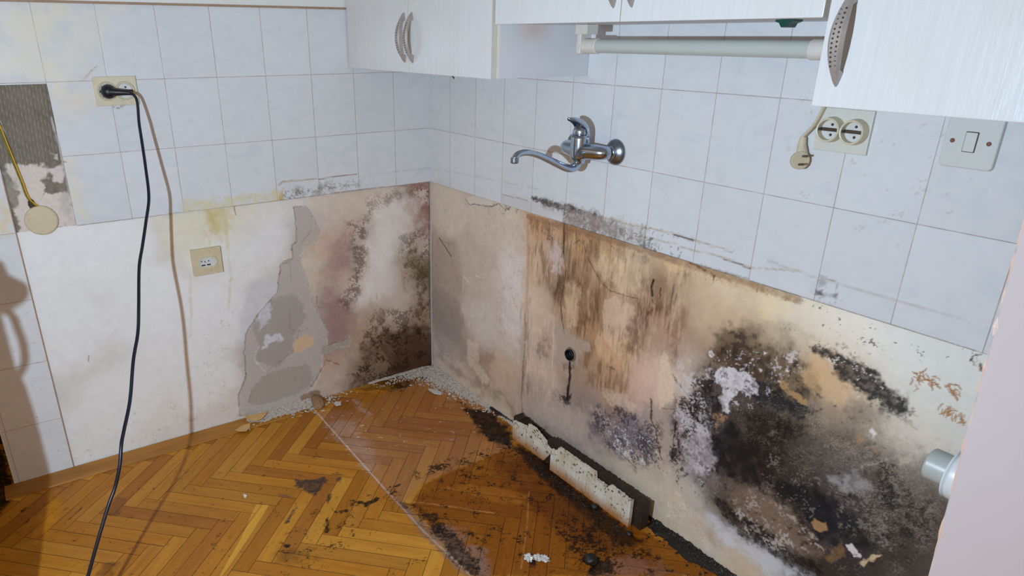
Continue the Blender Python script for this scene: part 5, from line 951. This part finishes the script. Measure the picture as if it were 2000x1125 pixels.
# ------------------------------------------------------------------ tap
FX, FY, FZ = .850, -.058, 1.0035
tap = thing('kitchen_tap', 'chrome wall-mounted mixer tap with a raised lever and long spout', 'tap', (FX, 0, FZ))
def tp(name, bm, m=M_CHROME, sm=True, par=None):
    o = obj(name, bm, m, par or tap, sm); o.location = (0, 0, 0) if par else -Vector(tap.location); return o
bm = bmesh.new()
lathe(bm, [(0, -.034), (.0155, -.034), (.0160, -.030), (.0175, -.024), (.0225, -.021), (.0245, -.014), (.0248, .010), (.0242, .030), (.0235, .0400), (0, .0400)], 36, T(FX, FY, FZ))
for s in (-1, 1):
    tube(bm, spline([(FX + s * .004, FY, FZ), (FX + s * .030, FY + .004, FZ), (FX + s * .058, FY + .012, FZ), (FX + s * .070, FY + .020, FZ), (FX + s * .0745, FY + .032, FZ)], 6),
         [.0225] + [.0220 - .0055 * min(1, i / 20) for i in range(24)], 24)
tp('body', bm)
for s in (-1, 1):
    bm = bmesh.new(); cx = FX + s * .075
    lathe(bm, [(0, 0), (.0330, 0), (.0335, .002), (.0325, .005), (.0270, .011), (.0190, .0155), (.0160, .017), (0, .017)], 36, T(cx, -.0003, FZ) @ AX_Y)
    e = tp('wall_flange', bm, M_CHROMED)
    bm = bmesh.new(); lathe(bm, [(.012, .015), (.0165, .0165), (.0165, .024), (.012, .0245)], 6 if False else 28, T(cx, -.0003, FZ) @ AX_Y); tp('nut', bm, M_CHROME)
bm = bmesh.new()
lathe(bm, [(0, .0405), (.0205, .0405), (.0212, .043), (.0200, .052), (.0170, .060), (.0120, .0655), (.0060, .0680), (0, .0685)], 32, T(FX, FY, FZ)); cap = tp('cartridge_cap', bm, M_CHROME)
# lever: a curved horn rising from behind the cap and sweeping out over it
bm = bmesh.new(); n = 22; m = 14; rows_o = []; rows_i = []
BP = [(FY + .0250, FZ + .036), (FY + .0245, FZ + .074), (FY - .010, FZ + .0905), (FY - .050, FZ + .0855)]
def bez(t, P): return [sum(c * p[k] for c, p in zip(((1 - t) ** 3, 3 * t * (1 - t) ** 2, 3 * t * t * (1 - t), t ** 3), P)) for k in (0, 1)]
for i in range(n + 1):
    t = i / n; cy, cz = bez(t, BP); a2 = bez(min(t + .01, 1), BP); a1 = bez(max(t - .01, 0), BP)
    tg = Vector((0, a2[0] - a1[0], a2[1] - a1[1])).normalized(); nrm = Vector((0, -tg.z, tg.y))
    if nrm.z > 0 and nrm.y > 0: nrm = -nrm
    if nrm.y > 0.2: nrm = -nrm
    wd = .0235 * (1 - t ** 2.6) ** .65 + .0006; dep = .0230 * (1 - t) ** .55 + .0012; ro = []; ri = []
    for j in range(m + 1):
        a = math.radians(-90 + 180 * j / m); p = Vector((FX + wd * math.sin(a), cy, cz)) + nrm * dep * (1 - math.cos(a))
        ro.append(bm.verts.new(p)); ri.append(bm.verts.new(p + nrm * .0020 - Vector((math.sin(a) * .0014, 0, 0))))
    rows_o.append(ro); rows_i.append(ri)
for a, b in zip(rows_o[:-1], rows_o[1:]):
    for k in range(m): bm.faces.new((a[k], a[k + 1], b[k + 1], b[k]))
for a, b in zip(rows_i[:-1], rows_i[1:]):
    for k in range(m): bm.faces.new((a[k + 1], a[k], b[k], b[k + 1]))
for i in range(n):
    for k in (0, m): bm.faces.new((rows_o[i][k], rows_o[i + 1][k], rows_i[i + 1][k], rows_i[i][k]))
bm.faces.new(rows_o[0] + rows_i[0][::-1]); bm.faces.new(rows_o[-1] + rows_i[-1][::-1])
tp('lever', bm, M_CHROME)
bm = bmesh.new()
sp_ = spline([(FX, FY - .004, FZ - .028), (FX, FY - .006, FZ - .037), (FX, FY - .018, FZ - .045), (FX, FY - .045, FZ - .0415), (FX, FY - .095, FZ - .020), (FX, FY - .140, FZ - .001), (FX, FY - .175, FZ + .0085), (FX, FY - .200, FZ + .0085), (FX, FY - .214, FZ + .002), (FX, FY - .217, FZ - .005)], 6)
rr = [.0115 - .0035 * min(1, max(0, (i - 8) / 24)) for i in range(len(sp_))]; tube(bm, sp_, rr, 20); spo = tp('spout', bm)
bm = bmesh.new(); lathe(bm, [(0, 0), (.0095, 0), (.0102, .003), (.0102, .012), (.0095, .014), (0, .014)], 24, T(FX, FY - .217, FZ - .014)); tp('aerator', bm, M_CHROMED, False)

# ------------------------------------------------------------------ sockets and switch
def frame_right(x, z): return Matrix(((1, 0, 0, x), (0, 0, -1, 0), (0, 1, 0, z), (0, 0, 0, 1)))           # local x,y on the wall, +z out
def frame_left(y, z): return Matrix(((0, 0, 1, 0), (1, 0, 0, y), (0, 1, 0, z), (0, 0, 0, 1)))
def rbox(bm, x0, x1, y0, y1, z0, z1, r=.004, bev=.001):
    pts = []
    for cx, cy, a0 in ((x1 - r, y1 - r, 0), (x0 + r, y1 - r, 90), (x0 + r, y0 + r, 180), (x1 - r, y0 + r, 270)):
        for k in range(6): a = math.radians(a0 + 18 * k); pts.append((cx + r * math.cos(a), cy + r * math.sin(a)))
    lay = [(0, z0), (0, z1 - bev), (bev * .3, z1 - bev * .3), (bev, z1)]
    mx, my = (x0 + x1) / 2, (y0 + y1) / 2; sx, sy = (x1 - x0) / 2, (y1 - y0) / 2
    rings = [[bm.verts.new((mx + (px - mx) * (1 - o / sx), my + (py - my) * (1 - o / sy), z)) for px, py in pts] for o, z in lay]
    for a, b in zip(rings[:-1], rings[1:]):
        for k in range(len(pts)): bm.faces.new((a[k], a[(k + 1) % len(pts)], b[(k + 1) % len(pts)], b[k]))
    bm.faces.new(rings[0][::-1]); bm.faces.new(rings[-1])
def socket_cup(par, cx, cy, h, r, recess, m_cup, strap_ang=0, holes=True):
    bm = bmesh.new()
    lathe(bm, [(r + .0015, .002), (r + .0015, h * .5), (r, h), (r - .0012, h + .0008), (r - .0034, h), (r - .0036, h - recess), (0, h - recess)], 40, T(cx, cy, 0))
    cup = obj('socket_cup', bm, m_cup, par, False); cup.data.shade_smooth()
    md = cup.modifiers.new('es', 'EDGE_SPLIT'); md.split_angle = math.radians(40)
    bm = bmesh.new(); lathe(bm, [(0, 0), (r - .0050, 0), (r - .0050, .0018), (0, .0018)], 32, T(cx, cy, h - recess + .0001)); obj('insert', bm, M_SOCKIN, cup)
    zi = h - recess + .0020
    R = Matrix.Rotation(strap_ang, 4, 'Z'); bm = bmesh.new()
    box(bm, -(r - .0042), r - .0042, -.0032, .0032, 0, .0010); box(bm, -(r - .0038), -(r - .0062), -.0024, .0024, 0, recess * .75); box(bm, r - .0062, r - .0038, -.0024, .0024, 0, recess * .75)
    bmesh.ops.transform(bm, matrix=T(cx, cy, zi) @ R, verts=bm.verts[:]); obj('earth_contact', bm, M_STEEL, cup)
    for s in (-1, 1):
        p = R @ Vector((0.002, s * .0095, 0)); bm = bmesh.new(); lathe(bm, [(0, 0), (.0026, 0), (.0026, .0006), (0, .0006)], 16, T(cx + p.x, cy + p.y, zi)); obj('pin_hole', bm, M_HOLE, cup)
    return cup
# double socket, right wall
ds = thing('double_socket', 'double round socket on the right wall under the woodgrain cupboard', 'socket'); ds.matrix_world = frame_right(1.4998, 1.1170)
bm = bmesh.new(); rbox(bm, -.051, .051, -.040, .040, 0, .007, .0015, .0014); obj('plate', bm, M_OLDWHITE, ds)
for cx in (-.0195, .0255): socket_cup(ds, cx, .001, .0260, .0222, .014, M_YELPL, math.radians(0))
# double socket, left wall
d2 = thing('double_socket', 'double round socket on the left wall with a black plug pushed in', 'socket'); d2.matrix_world = frame_left(-1.0285, 1.1388)
bm = bmesh.new(); rbox(bm, -.0555, .0555, -.0385, .0385, 0, .008, .0015, .0014); obj('plate', bm, M_YELPL, d2)
for cx in (-.0235, .0225): socket_cup(d2, cx, 0, .0150, .0240, .0050, M_YELPL, 0)
# small single socket low on the left wall
s1 = thing('wall_socket', 'small yellowed socket with an oval recess, alone on the bare plaster', 'socket'); s1.matrix_world = frame_left(-.8483, .6100) @ T(0, 0, -.004)
bm = bmesh.new(); rbox(bm, -.0465, .0465, -.0435, .0435, 0, .012, .0015, .0016); obj('plate', bm, M_COVER, s1)
def oval(a, b, n=40):
    out = []
    for k in range(n):
        t = 2 * math.pi * k / n; c, s = math.cos(t), math.sin(t); out.append(((a - b) * (1 if c > 0 else -1) * (abs(c) > 1e-6) + b * c, b * s))
    return out
bm = bmesh.new(); po = oval(.031, .0185); pi_ = oval(.026, .0140)
def ringf(z0, z1, A, B):
    a = [bm.verts.new((x, y - .002, z0)) for x, y in A]; b = [bm.verts.new((x, y - .002, z1)) for x, y in B]
    for k in range(len(A)): bm.faces.new((a[k], a[(k + 1) % len(A)], b[(k + 1) % len(A)], b[k]))
ringf(.0115, .0165, po, po); ringf(.0165, .0165, po, pi_); ringf(.0165, .0122, pi_, pi_)
obj('rim', bm, M_YELPL, s1)
bm = bmesh.new(); vs = [bm.verts.new((x, y - .002, .0128)) for x, y in pi_]; bm.faces.new(vs); ins = obj('insert', bm, M_SOCKIN, s1)
for px_, py_ in ((-.018, .005), (-.008, .003), (.004, .004)):
    bm = bmesh.new(); lathe(bm, [(0, 0), (.0022, 0), (.0022, .0006), (0, .0006)], 14, T(px_, py_ - .002, .0129)); obj('pin_hole', bm, M_HOLE, ins)
for px_ in (-.014, .003):
    bm = bmesh.new(); box(bm, px_ - .006, px_ + .006, -.0125, -.008, .0129, .0142, .0005); obj('contact_strip', bm, M_STEEL, ins)
# light switch
sw = thing('light_switch', 'white square rocker switch with two rusty screws, right wall', 'switch'); sw.matrix_world = frame_right(1.7130, 1.1215)
bm = bmesh.new(); rbox(bm, -.040, .040, -.0430, .0430, 0, .010, .0075, .0022); obj('plate', bm, M_WHITEPL, sw)
bm = bmesh.new(); rbox(bm, -.0095, .0095, -.0165, .0165, .0100, .0104, .0015, .0002); fr = obj('rocker_gap', bm, M_HOLE, sw)
bm = bmesh.new(); rbox(bm, -.0083, .0083, -.0153, .0153, .0100, .0130, .0012, .0008); obj('rocker', bm, M_WHITEPL, sw)
for s in (-1, 1):
    bm = bmesh.new(); lathe(bm, [(0, 0), (.0036, 0), (.0036, .0008), (.0025, .0013), (0, .0013)], 18, T(s * .0265, 0, .0099)); box(bm, s * .0265 - .0030, s * .0265 + .0030, -.0004, .0004, .0112, .0116)
    obj('screw', bm, M_RUST, sw)

# black plug and long cable
ext = thing('power_cable', 'dark cable with a black plug hanging from the left double socket to the floor', 'cable', (0.011, -1.051, 1.1388))
EO = -Vector(ext.location)
bm = bmesh.new(); lathe(bm, [(0, -.004), (.0168, -.004), (.0185, .003), (.0190, .012), (.0170, .022), (.0110, .029), (0, .031)], 28, T(.012, -1.051, 1.1385) @ AX_X)
tube(bm, spline([(.030, -1.050, 1.1385), (.038, -1.035, 1.1375), (.046, -1.016, 1.1365), (.055, -.9985, 1.1345)], 5), [.0125 - .007 * i / 15 for i in range(16)], 16)
for a in range(8): 
    an = 2 * math.pi * a / 8; box(bm, .010, .020, -1.051 + .0176 * math.cos(an) - .0016, -1.051 + .0176 * math.cos(an) + .0016, 1.1385 + .0176 * math.sin(an) - .0016, 1.1385 + .0176 * math.sin(an) + .0016)
o = obj('plug', bm, M_BLACK, ext, True); o.location = EO
CP_ = [(.052, -1.002, 1.135), (.060, -.993, 1.129), (.073, -.990, 1.111), (.13, -1.004, 1.063), (.150, -1.008, 1.024), (.193, -1.017, .949), (.239, -1.029, .882), (.278, -1.052, .829), (.324, -1.078, .777), (.372, -1.102, .734),
       (.445, -1.129, .658), (.485, -1.147, .605), (.542, -1.175, .560), (.603, -1.205, .489), (.655, -1.234, .445), (.690, -1.248, .430), (.712, -1.262, .390), (.722, -1.281, .345), (.738, -1.303, .313), (.769, -1.347, .236), (.80, -1.40, .13), (.84, -1.445, .045), (.93, -1.475, .0052), (1.10, -1.50, .0042), (1.35, -1.60, .0042)]
bm = bmesh.new(); tube(bm, spline(CP_, 8), .0040, 10); o = obj('cable', bm, M_NAVY, ext, True); o.location = EO

# hanging beige plug, right
pc = thing('power_plug', 'beige plug with two bare pins hanging on its flat lead from behind the woodgrain cupboard', 'plug', (1.438, -.010, 1.055))
PO = -Vector(pc.location)
def pp_(name, bm, m, sm=False, par=None): o = obj(name, bm, m, par or pc, sm); o.location = (0, 0, 0) if par else PO; return o
bm = bmesh.new(); tube(bm, spline([(1.474, -.014, 1.24), (1.470, -.013, 1.205), (1.462, -.012, 1.170), (1.448, -.011, 1.128), (1.431, -.011, 1.103), (1.427, -.011, 1.094)], 6), .0062, 12, flat=(1, .55)); pp_('lead', bm, M_BEIGE, True)
bm = bmesh.new()
tube(bm, [(1.428, -.011, 1.098), (1.4285, -.012, 1.084), (1.433, -.013, 1.064), (1.436, -.014, 1.056)], [.0060, .0080, .0115, .013], 16)
D = Vector((.80, -.58, .16)).normalized(); Rm = D.to_track_quat('Z', 'Y').to_matrix().to_4x4()
BM_ = T(1.4345, -.0215, 1.0545) @ Rm
lathe(bm, [(0, -.008), (.0135, -.008), (.0168, -.003), (.0176, .006), (.0165, .008), (0, .008)], 32, BM_)
pl_ = pp_('plug_body', bm, M_BEIGE)
for s in (-1, 1):
    a = BM_ @ Vector((s * .0030, s * .0080, .008)); b = BM_ @ Vector((s * .0030, s * .0080, .027)); bm = bmesh.new(); tube(bm, [a, a.lerp(b, .9), b], [.0021, .0021, .0012], 12); pp_('pin', bm, M_STEEL, True)

# junction box cover and earth wire
jb = thing('junction_box_cover', 'round stained cream cover low on the bare cement patch', 'junction box', (-.006, -1.2775, .8025))
bm = bmesh.new(); lathe(bm, [(0, 0), (.0400, 0), (.0415, .004), (.0405, .010), (.0370, .012), (0, .0125)], 44, AX_X); obj('cover', bm, M_COVER, jb).location = (0, 0, 0)
ew = thing('earth_wire', 'yellow and green wires running down to the round cream cover', 'wire', (.002, -1.298, .858))
for dz, mm, nm in ((0, plain('yellow_wire', (206, 164, 26), .4, var=.05), 'yellow_wire'), (.0042, plain('green_yellow_wire', (110, 110, 32), .4, var=.5, scale=120), 'green_wire')):
    bm = bmesh.new(); tube(bm, spline([(.002, -1.3300 - dz, 1.160), (.004, -1.3265 - dz, 1.10), (.0045, -1.3185 - dz, 1.04), (.0050, -1.3095 - dz, .975), (.0045, -1.3010 - dz, .915), (.0040, -1.2960 - dz, .873), (.0030, -1.2860 - dz * .6, .853), (-.001, -1.2760 - dz * .5, .842 - dz * .6)], 6), .0019, 10)
    o = obj(nm, bm, mm, ew, True); o.location = -Vector(ew.location)
bm = bmesh.new(); lathe(bm, [(0, 0), (.010, 0), (.009, .0008), (0, .001)], 9, T(-.0052, -1.292, .850) @ AX_X @ Matrix.Diagonal((1.5, .9, 1, 1))); o = obj('dark_opening', bm, M_HOLE, ew); o.location = -Vector(ew.location)

# drain stub in the right wall
dr = thing('drain_pipe', 'black open drain pipe end in the mouldy right wall', 'pipe', (.8106, .004, .3754))
bm = bmesh.new(); lathe(bm, [(.0170, .0), (.0176, .0015), (.0176, .010), (.0158, .0105), (.0150, .008), (.0150, -.036), (0, -.036)], 36, AX_Y); obj('pipe_end', bm, M_BLACK, dr, True)
bm = bmesh.new(); lathe(bm, [(.0172, -.001), (.0205, .0004), (.0230, .0016), (.0212, .0042), (.0180, .0030)], 40, AX_Y)
rg = random.Random(2)
for v in bm.verts: v.co += Vector((rg.uniform(-1, 1), rg.uniform(-.4, .4), rg.uniform(-1, 1))) * .0010
obj('mortar_ring', bm, plain('damp_mortar', (128, 110, 92), .8, scale=200, var=.3, bump=.8), dr, True)
bm = bmesh.new(); lathe(bm, [(.0060, .004), (.0085, .0045), (.0085, .007), (.0060, .0075)], 24, T(.003, .004, .004) @ AX_Y @ T(0, 0, 0)); obj('inner_ring', bm, M_STEEL, dr, True)

# pipe stub on the pier
ps = thing('pipe_stub', 'short grey pipe with a white collar on the edge of the pink wall', 'pipe', (PX0, -.455, .787))
bm = bmesh.new(); lathe(bm, [(0, -.039), (.0190, -.039), (.0203, -.037), (.0203, 0), (0, 0)], 36, T(0, 0, 0) @ AX_X); obj('pipe', bm, M_BLUEGREY, ps, True).modifiers.new('es', 'EDGE_SPLIT')
bm = bmesh.new(); lathe(bm, [(.0200, -.0140), (.0270, -.0140), (.0310, -.0130), (.0320, -.0110), (.0302, -.0092), (.0316, -.0078), (.0325, .0040), (.0320, .006), (0, .006)], 44, AX_X); obj('collar', bm, M_PVCW, ps, True).modifiers.new('es', 'EDGE_SPLIT')

# ------------------------------------------------------------------ rotten skirting and debris
def ragged_board(name, x0, x1, y0, y1, base, amp, mat, par, seed, notch=(), bottom=0.001, lean=0.0, under=None):
    rg = random.Random(seed); n = 90; bm = bmesh.new(); F = []; Bk = []
    for k in range(n + 1):
        x = x0 + (x1 - x0) * k / n; z = base(x) + amp * (rg.random() - .5) * 1.0
        for a, b, d in notch:
            if a < x < b: z -= d * math.sin(math.pi * (x - a) / (b - a)) ** .5
        z = max(z, .006); lo = bottom + (under(x) if under else 0); z = max(z, lo + .003); j = rg.uniform(-.0006, .0006)
        F.append([bm.verts.new((x, y0 + j + lean * h, lo + (z - lo) * h)) for h in (0, .33, .66, 1)]); Bk.append([bm.verts.new((x, y1 + lean * h, lo + (z - lo) * h)) for h in (0, .33, .66, 1)])
    for k in range(n):
        for h in range(3):
            bm.faces.new((F[k][h], F[k + 1][h], F[k + 1][h + 1], F[k][h + 1])); bm.faces.new((Bk[k + 1][h], Bk[k][h], Bk[k][h + 1], Bk[k + 1][h + 1]))
        bm.faces.new((F[k][3], F[k + 1][3], Bk[k + 1][3], Bk[k][3])); bm.faces.new((F[k + 1][0], F[k][0], Bk[k][0], Bk[k + 1][0]))
    for k in (0, n):
        bm.faces.new(F[k] + Bk[k][::-1])
    return obj(name, bm, mat, par)
sk = thing('skirting_board', 'longer broken white skirting board standing against the right wall, peeling over black rot', 'skirting board', (.98, -.05, 0))
o = ragged_board('painted_face', .838, 1.172, -.078, -.066, lambda x: .088 if x < .868 else (.100 if x < 1.030 else (.080 if x < 1.085 else .091)), .003, M_PEEL, sk, 4, notch=((.83, .86, .012), (1.135, 1.172, .004))); o.location = -Vector(sk.location)
o['label'] = 'peeling white front with rusty lower edge'
o = ragged_board('rotten_core', .80, 1.200, -.060, -.030, lambda x: .088, .005, M_ROT, sk, 9); o.location = -Vector(sk.location)
o['label'] = 'black rotten wood behind the white front'
s2 = thing('skirting_board', 'shorter jagged piece of white skirting board nearest the corner', 'skirting board', (.70, -.05, 0))
def jag(x):
    if x < .690: return .069 + .17 * (x - .626)
    if x < .703: return .072
    if x < .735: return .096
    return .096 - .38 * (x - .735)
o = ragged_board('painted_face', .624, .826, -.062, -.052, jag, .003, M_PEEL, s2, 5, under=lambda x: max(0, (x - .788) * 1.4)); o.location = -Vector(s2.location)
o['label'] = 'jagged white front spotted with black'
o = ragged_board('rotten_core', .610, .795, -.048, -.012, lambda x: .078 - .02 * (x - .61) / .18, .010, M_ROT, s2, 8); o.location = -Vector(s2.location)
o['label'] = 'black rotten wood behind the white front'

def lump(bm, x, y, z, rx, ry, rz, rg, sub=2, rough=.35):
    r = bmesh.ops.create_icosphere(bm, subdivisions=sub, radius=1); a = rg.uniform(0, 6.28); ca, sa = math.cos(a), math.sin(a)
    for v in r['verts']:
        k = 1 + rg.uniform(-rough, rough); p = Vector((v.co.x * rx * k, v.co.y * ry * k, max(v.co.z, -.3) * rz * k)); v.co = Vector((x + p.x * ca - p.y * sa, y + p.x * sa + p.y * ca, z + p.z))
def flake(bm, x, y, z, r, rg, th=.0012, el=1.6):
    n = rg.randint(5, 7); a0 = rg.uniform(0, 6.28); tx, ty = rg.uniform(-.35, .35), rg.uniform(-.35, .35); rot = rg.uniform(0, 6.28); T_ = []; B_ = []
    for k in range(n):
        a = a0 + 2 * math.pi * k / n; q = r * rg.uniform(.6, 1.1); u, v = q * math.cos(a) * el, q * math.sin(a); dx = u * math.cos(rot) - v * math.sin(rot); dy = u * math.sin(rot) + v * math.cos(rot)
        h = z + abs(r * .4) + dx * tx + dy * ty; T_.append(bm.verts.new((x + dx, y + dy, h + th))); B_.append(bm.verts.new((x + dx, y + dy, h)))
    bm.faces.new(T_); bm.faces.new(B_[::-1])
    for k in range(n): bm.faces.new((T_[k], B_[k], B_[(k + 1) % n], T_[(k + 1) % n]))
# black mud ridge along the foot of the right wall
def mound(bm, x0, x1, prof, seed, nx, ny, amp, left=False):
    """low heap on the floor along y = 0; prof(x) -> (width, height)"""
    rg = random.Random(seed); xs = np.linspace(x0, x1, nx); V = []
    g1 = fbm(*np.meshgrid(xs, np.linspace(0, 1, ny) * .06, indexing='ij'), .012, 4, seed, .7)
    g2 = fbm(xs, xs * 0, .04, 3, seed + 2)
    for i, x in enumerate(xs):
        w_, h_ = prof(x); w_ *= .65 + .7 * g2[i]; row = []
        for j in range(ny):
            t = j / (ny - 1); e = (1 - t) ** .8 * min(1, (i / 6.), (nx - 1 - i) / 6.)
            z = h_ * e * (.45 + 1.1 * g1[i, j]) + amp * rg.uniform(-1, 1) * e - .0012 * t
            px = x + rg.uniform(-.5, .5) * (x1 - x0) / nx * .7; py = .003 - w_ * t
            row.append(bm.verts.new((-py - .006, -px, z + (.007 if -py < .07 else 0)) if left else (px, py, z)))
        V.append(row)
    for a, b in zip(V[:-1], V[1:]):
        for k in range(ny - 1): bm.faces.new((a[k], a[k + 1], b[k + 1], b[k]))
rg = random.Random(21); bm = bmesh.new()
mound(bm, 1.19, 1.66, lambda x: (.040 + .012 * math.sin(x * 25), .013), 21, 200, 16, .0016)
mound(bm, .40, 1.21, lambda x: (.012 + .006 * math.sin(x * 31), .006 if x < .6 else .010), 25, 260, 8, .0012)
for k in range(420):
    x = rg.uniform(.60, 1.60)
    y = -abs(rg.gauss(.0, .022)) - (.012 if x > 1.2 else .086); r0 = rg.uniform(.0018, .0052)
    lump(bm, x, max(y, -.125), .0, r0, r0 * rg.uniform(.6, 1), r0 * rg.uniform(.4, .8), rg, 1)
tag(obj('mud_ridge', bm, M_MUD), 'crumbly black mud along the foot of the right wall', 'mud', kind='stuff')
# plaster rubble at the corner and along the left wall
rg = random.Random(22); bm = bmesh.new()
mound(bm, .004, .60, lambda x: (max(.018, .100 - .20 * x), max(.003, .014 - .03 * x)), 31, 220, 26, .0026)
mound(bm, .50, .80, lambda x: (.040 + .030 * math.sin((x - .50) / .30 * math.pi), .007), 35, 130, 18, .0024, True)
mound(bm, .01, .30, lambda x: (.020, .004), 36, 60, 6, .0012, True)
for k in range(2600):
    t = rg.random()
    if t < .62:
        x = abs(rg.gauss(0, .17)) + .008; y = -abs(rg.gauss(0, max(.008, .055 - .09 * x))) - .006
        if x > .52: continue
        h = max(.001, .014 - .03 * x - .1 * -y)
    elif t < .80: x = rg.uniform(.006, .05); y = -abs(rg.gauss(0, .10)) - .004; h = .002
    else: y = -rg.gauss(.62, .085); x = abs(rg.gauss(0, .030)) + .006; h = .006
    lump(bm, x, y, rg.uniform(0, h), rg.uniform(.0015, .0055) * (1.5 if rg.random() < .12 else 1), rg.uniform(.0015, .0045), rg.uniform(.001, .0035), rg, 1, .45)
tag(obj('plaster_rubble', bm, M_RUBBLE), 'grey plaster crumbs heaped in the corner and at the foot of the left wall', 'rubble', kind='stuff')
bm = bmesh.new()
for k in range(150):
    t = rg.random()
    if t < .55:
        x = abs(rg.gauss(.06, .13)) + .01; y = -abs(rg.gauss(.0, max(.01, .05 - .08 * x))) - .008
    elif t < .85: x = abs(rg.gauss(.02, .03)) + .01; y = -rg.uniform(.40, .72)
    else:
        x = rg.uniform(.05, .7); y = -rg.uniform(.05, .55)
        if rg.random() < .5: continue
    flake(bm, x, y, .004 if t < .85 else .0005, rg.uniform(.0014, .0048) * (1 if t < .85 else .45), rg, .0008)
tag(obj('paint_flakes', bm, M_FLAKE), 'scattered small white paint flakes on the parquet', 'paint flakes', kind='stuff')
# loose pieces one could pick up
def poly_flake(name, label, pts, z, th, mat, curl=.3, cat='paint flake', group=None):
    bm = bmesh.new(); cx = sum(p[0] for p in pts) / len(pts); cy = sum(p[1] for p in pts) / len(pts)
    f = lambda dz: (lambda a, b: Vector((a, b, z + dz + curl * ((a - cx) ** 2 + (b - cy) ** 2) * 20)))
    prism(bm, pts, f(0), f(th)); return tag(obj(name, bm, mat), label, cat, group)
poly_flake('plaster_flake', 'ochre paint flake standing on the wooden strip where the peeled patch meets the floor', [(.012, -.792), (.014, -.744), (.022, -.725), (.034, -.720), (.048, -.745), (.052, -.768), (.044, -.790), (.026, -.796)], .010, .0014, M_OCHRE, .5)
poly_flake('plaster_flake', 'thin ochre flake lying flat on the parquet beside the wooden strip', [(.066, -.848), (.048, -.822), (.050, -.790), (.074, -.798), (.092, -.817), (.080, -.838)], .0075, .0012, M_OCHRE, .2)
poly_flake('plaster_flake', 'longest white plaster chip at the front of the corner rubble', [(.175, -.127), (.188, -.107), (.227, -.094), (.238, -.106), (.215, -.123)], .004, .0045, M_FLAKE, .1)
poly_flake('plaster_flake', 'bright white chip on the parquet by the left wall rubble', [(.070, -.478), (.062, -.465), (.079, -.452), (.096, -.460), (.092, -.480)], .003, .003, M_FLAKE, .1)
bm = bmesh.new(); rg = random.Random(8); lump(bm, .026, -.525, .006, .024, .052, .020, rg, 3, .12); bmesh.ops.translate(bm, verts=bm.verts[:], vec=(0, 0, 0))
tag(obj('plaster_chunk', bm, plain('brown_plaster', (150, 116, 86), .85, scale=90, var=.2, bump=.7), None, True), 'brown plaster chunk at the foot of the left wall', 'plaster chunk')
# crumpled clear plastic on the dark floor
rg = random.Random(31); bm = bmesh.new()
for (x, y, r) in ((1.115, -.392, .013), (1.128, -.372, .012), (1.142, -.358, .012)):
    rr_ = bmesh.ops.create_icosphere(bm, subdivisions=3, radius=1)
    for v in rr_['verts']:
        k = 1 + rg.uniform(-.4, .35); v.co = Vector((x + v.co.x * r * k, y + v.co.y * r * k * .8, .003 + max(-.2, v.co.z) * r * k * .7))
tag(obj('crumpled_wrapper', bm, M_FOIL), 'crumpled pale plastic wrapper on the dark stained parquet', 'wrapper')
for (x, y, r, lab) in ((1.056, -.094, .012, 'round black clod of mud leaning on the front of the skirting board'), (1.213, -.262, .020, 'larger black clod of mud on the parquet by the brown damp patch'),
                       (1.195, -.098, .009, 'brown clod of mud at the right-hand end of the skirting board')):
    bm = bmesh.new(); lump(bm, x, y, r * .25, r, r * .85, r * .8, rg, 3, .16); tag(obj('mud_clod', bm, M_MUD, None, True), lab, 'mud clod')

# ------------------------------------------------------------------ canister shape added left of the view, formed to cast the tiled-strip shadow
can = thing('offview_shadow_caster', 'tall canister-shaped shadow caster with a loop handle and brimmed cap, added unseen left of the view', 'canister', (.90, -1.620, .001))
M_CAN = plain('shadow_caster_grey', (120, 122, 120), .5)
bm = bmesh.new(); lathe(bm, [(0, 0), (.070, 0), (.074, .004), (.074, .715), (.072, .760), (.066, .780), (.066, .885), (.060, .901), (0, .901)], 40); obj('tank', bm, M_CAN, can, True)
bm = bmesh.new(); lathe(bm, [(0, .899), (.104, .901), (.105, .908), (.086, .926), (.084, .944), (.078, .946), (0, .946)], 40); obj('cap', bm, M_CAN, can, True)
bm = bmesh.new(); tube(bm, spline([(0, .060, .884), (0, .078, .867), (0, .0815, .839), (0, .083, .820), (0, .079, .791), (0, .066, .771)], 6), .0055, 10); obj('handle', bm, M_CAN, can, True)
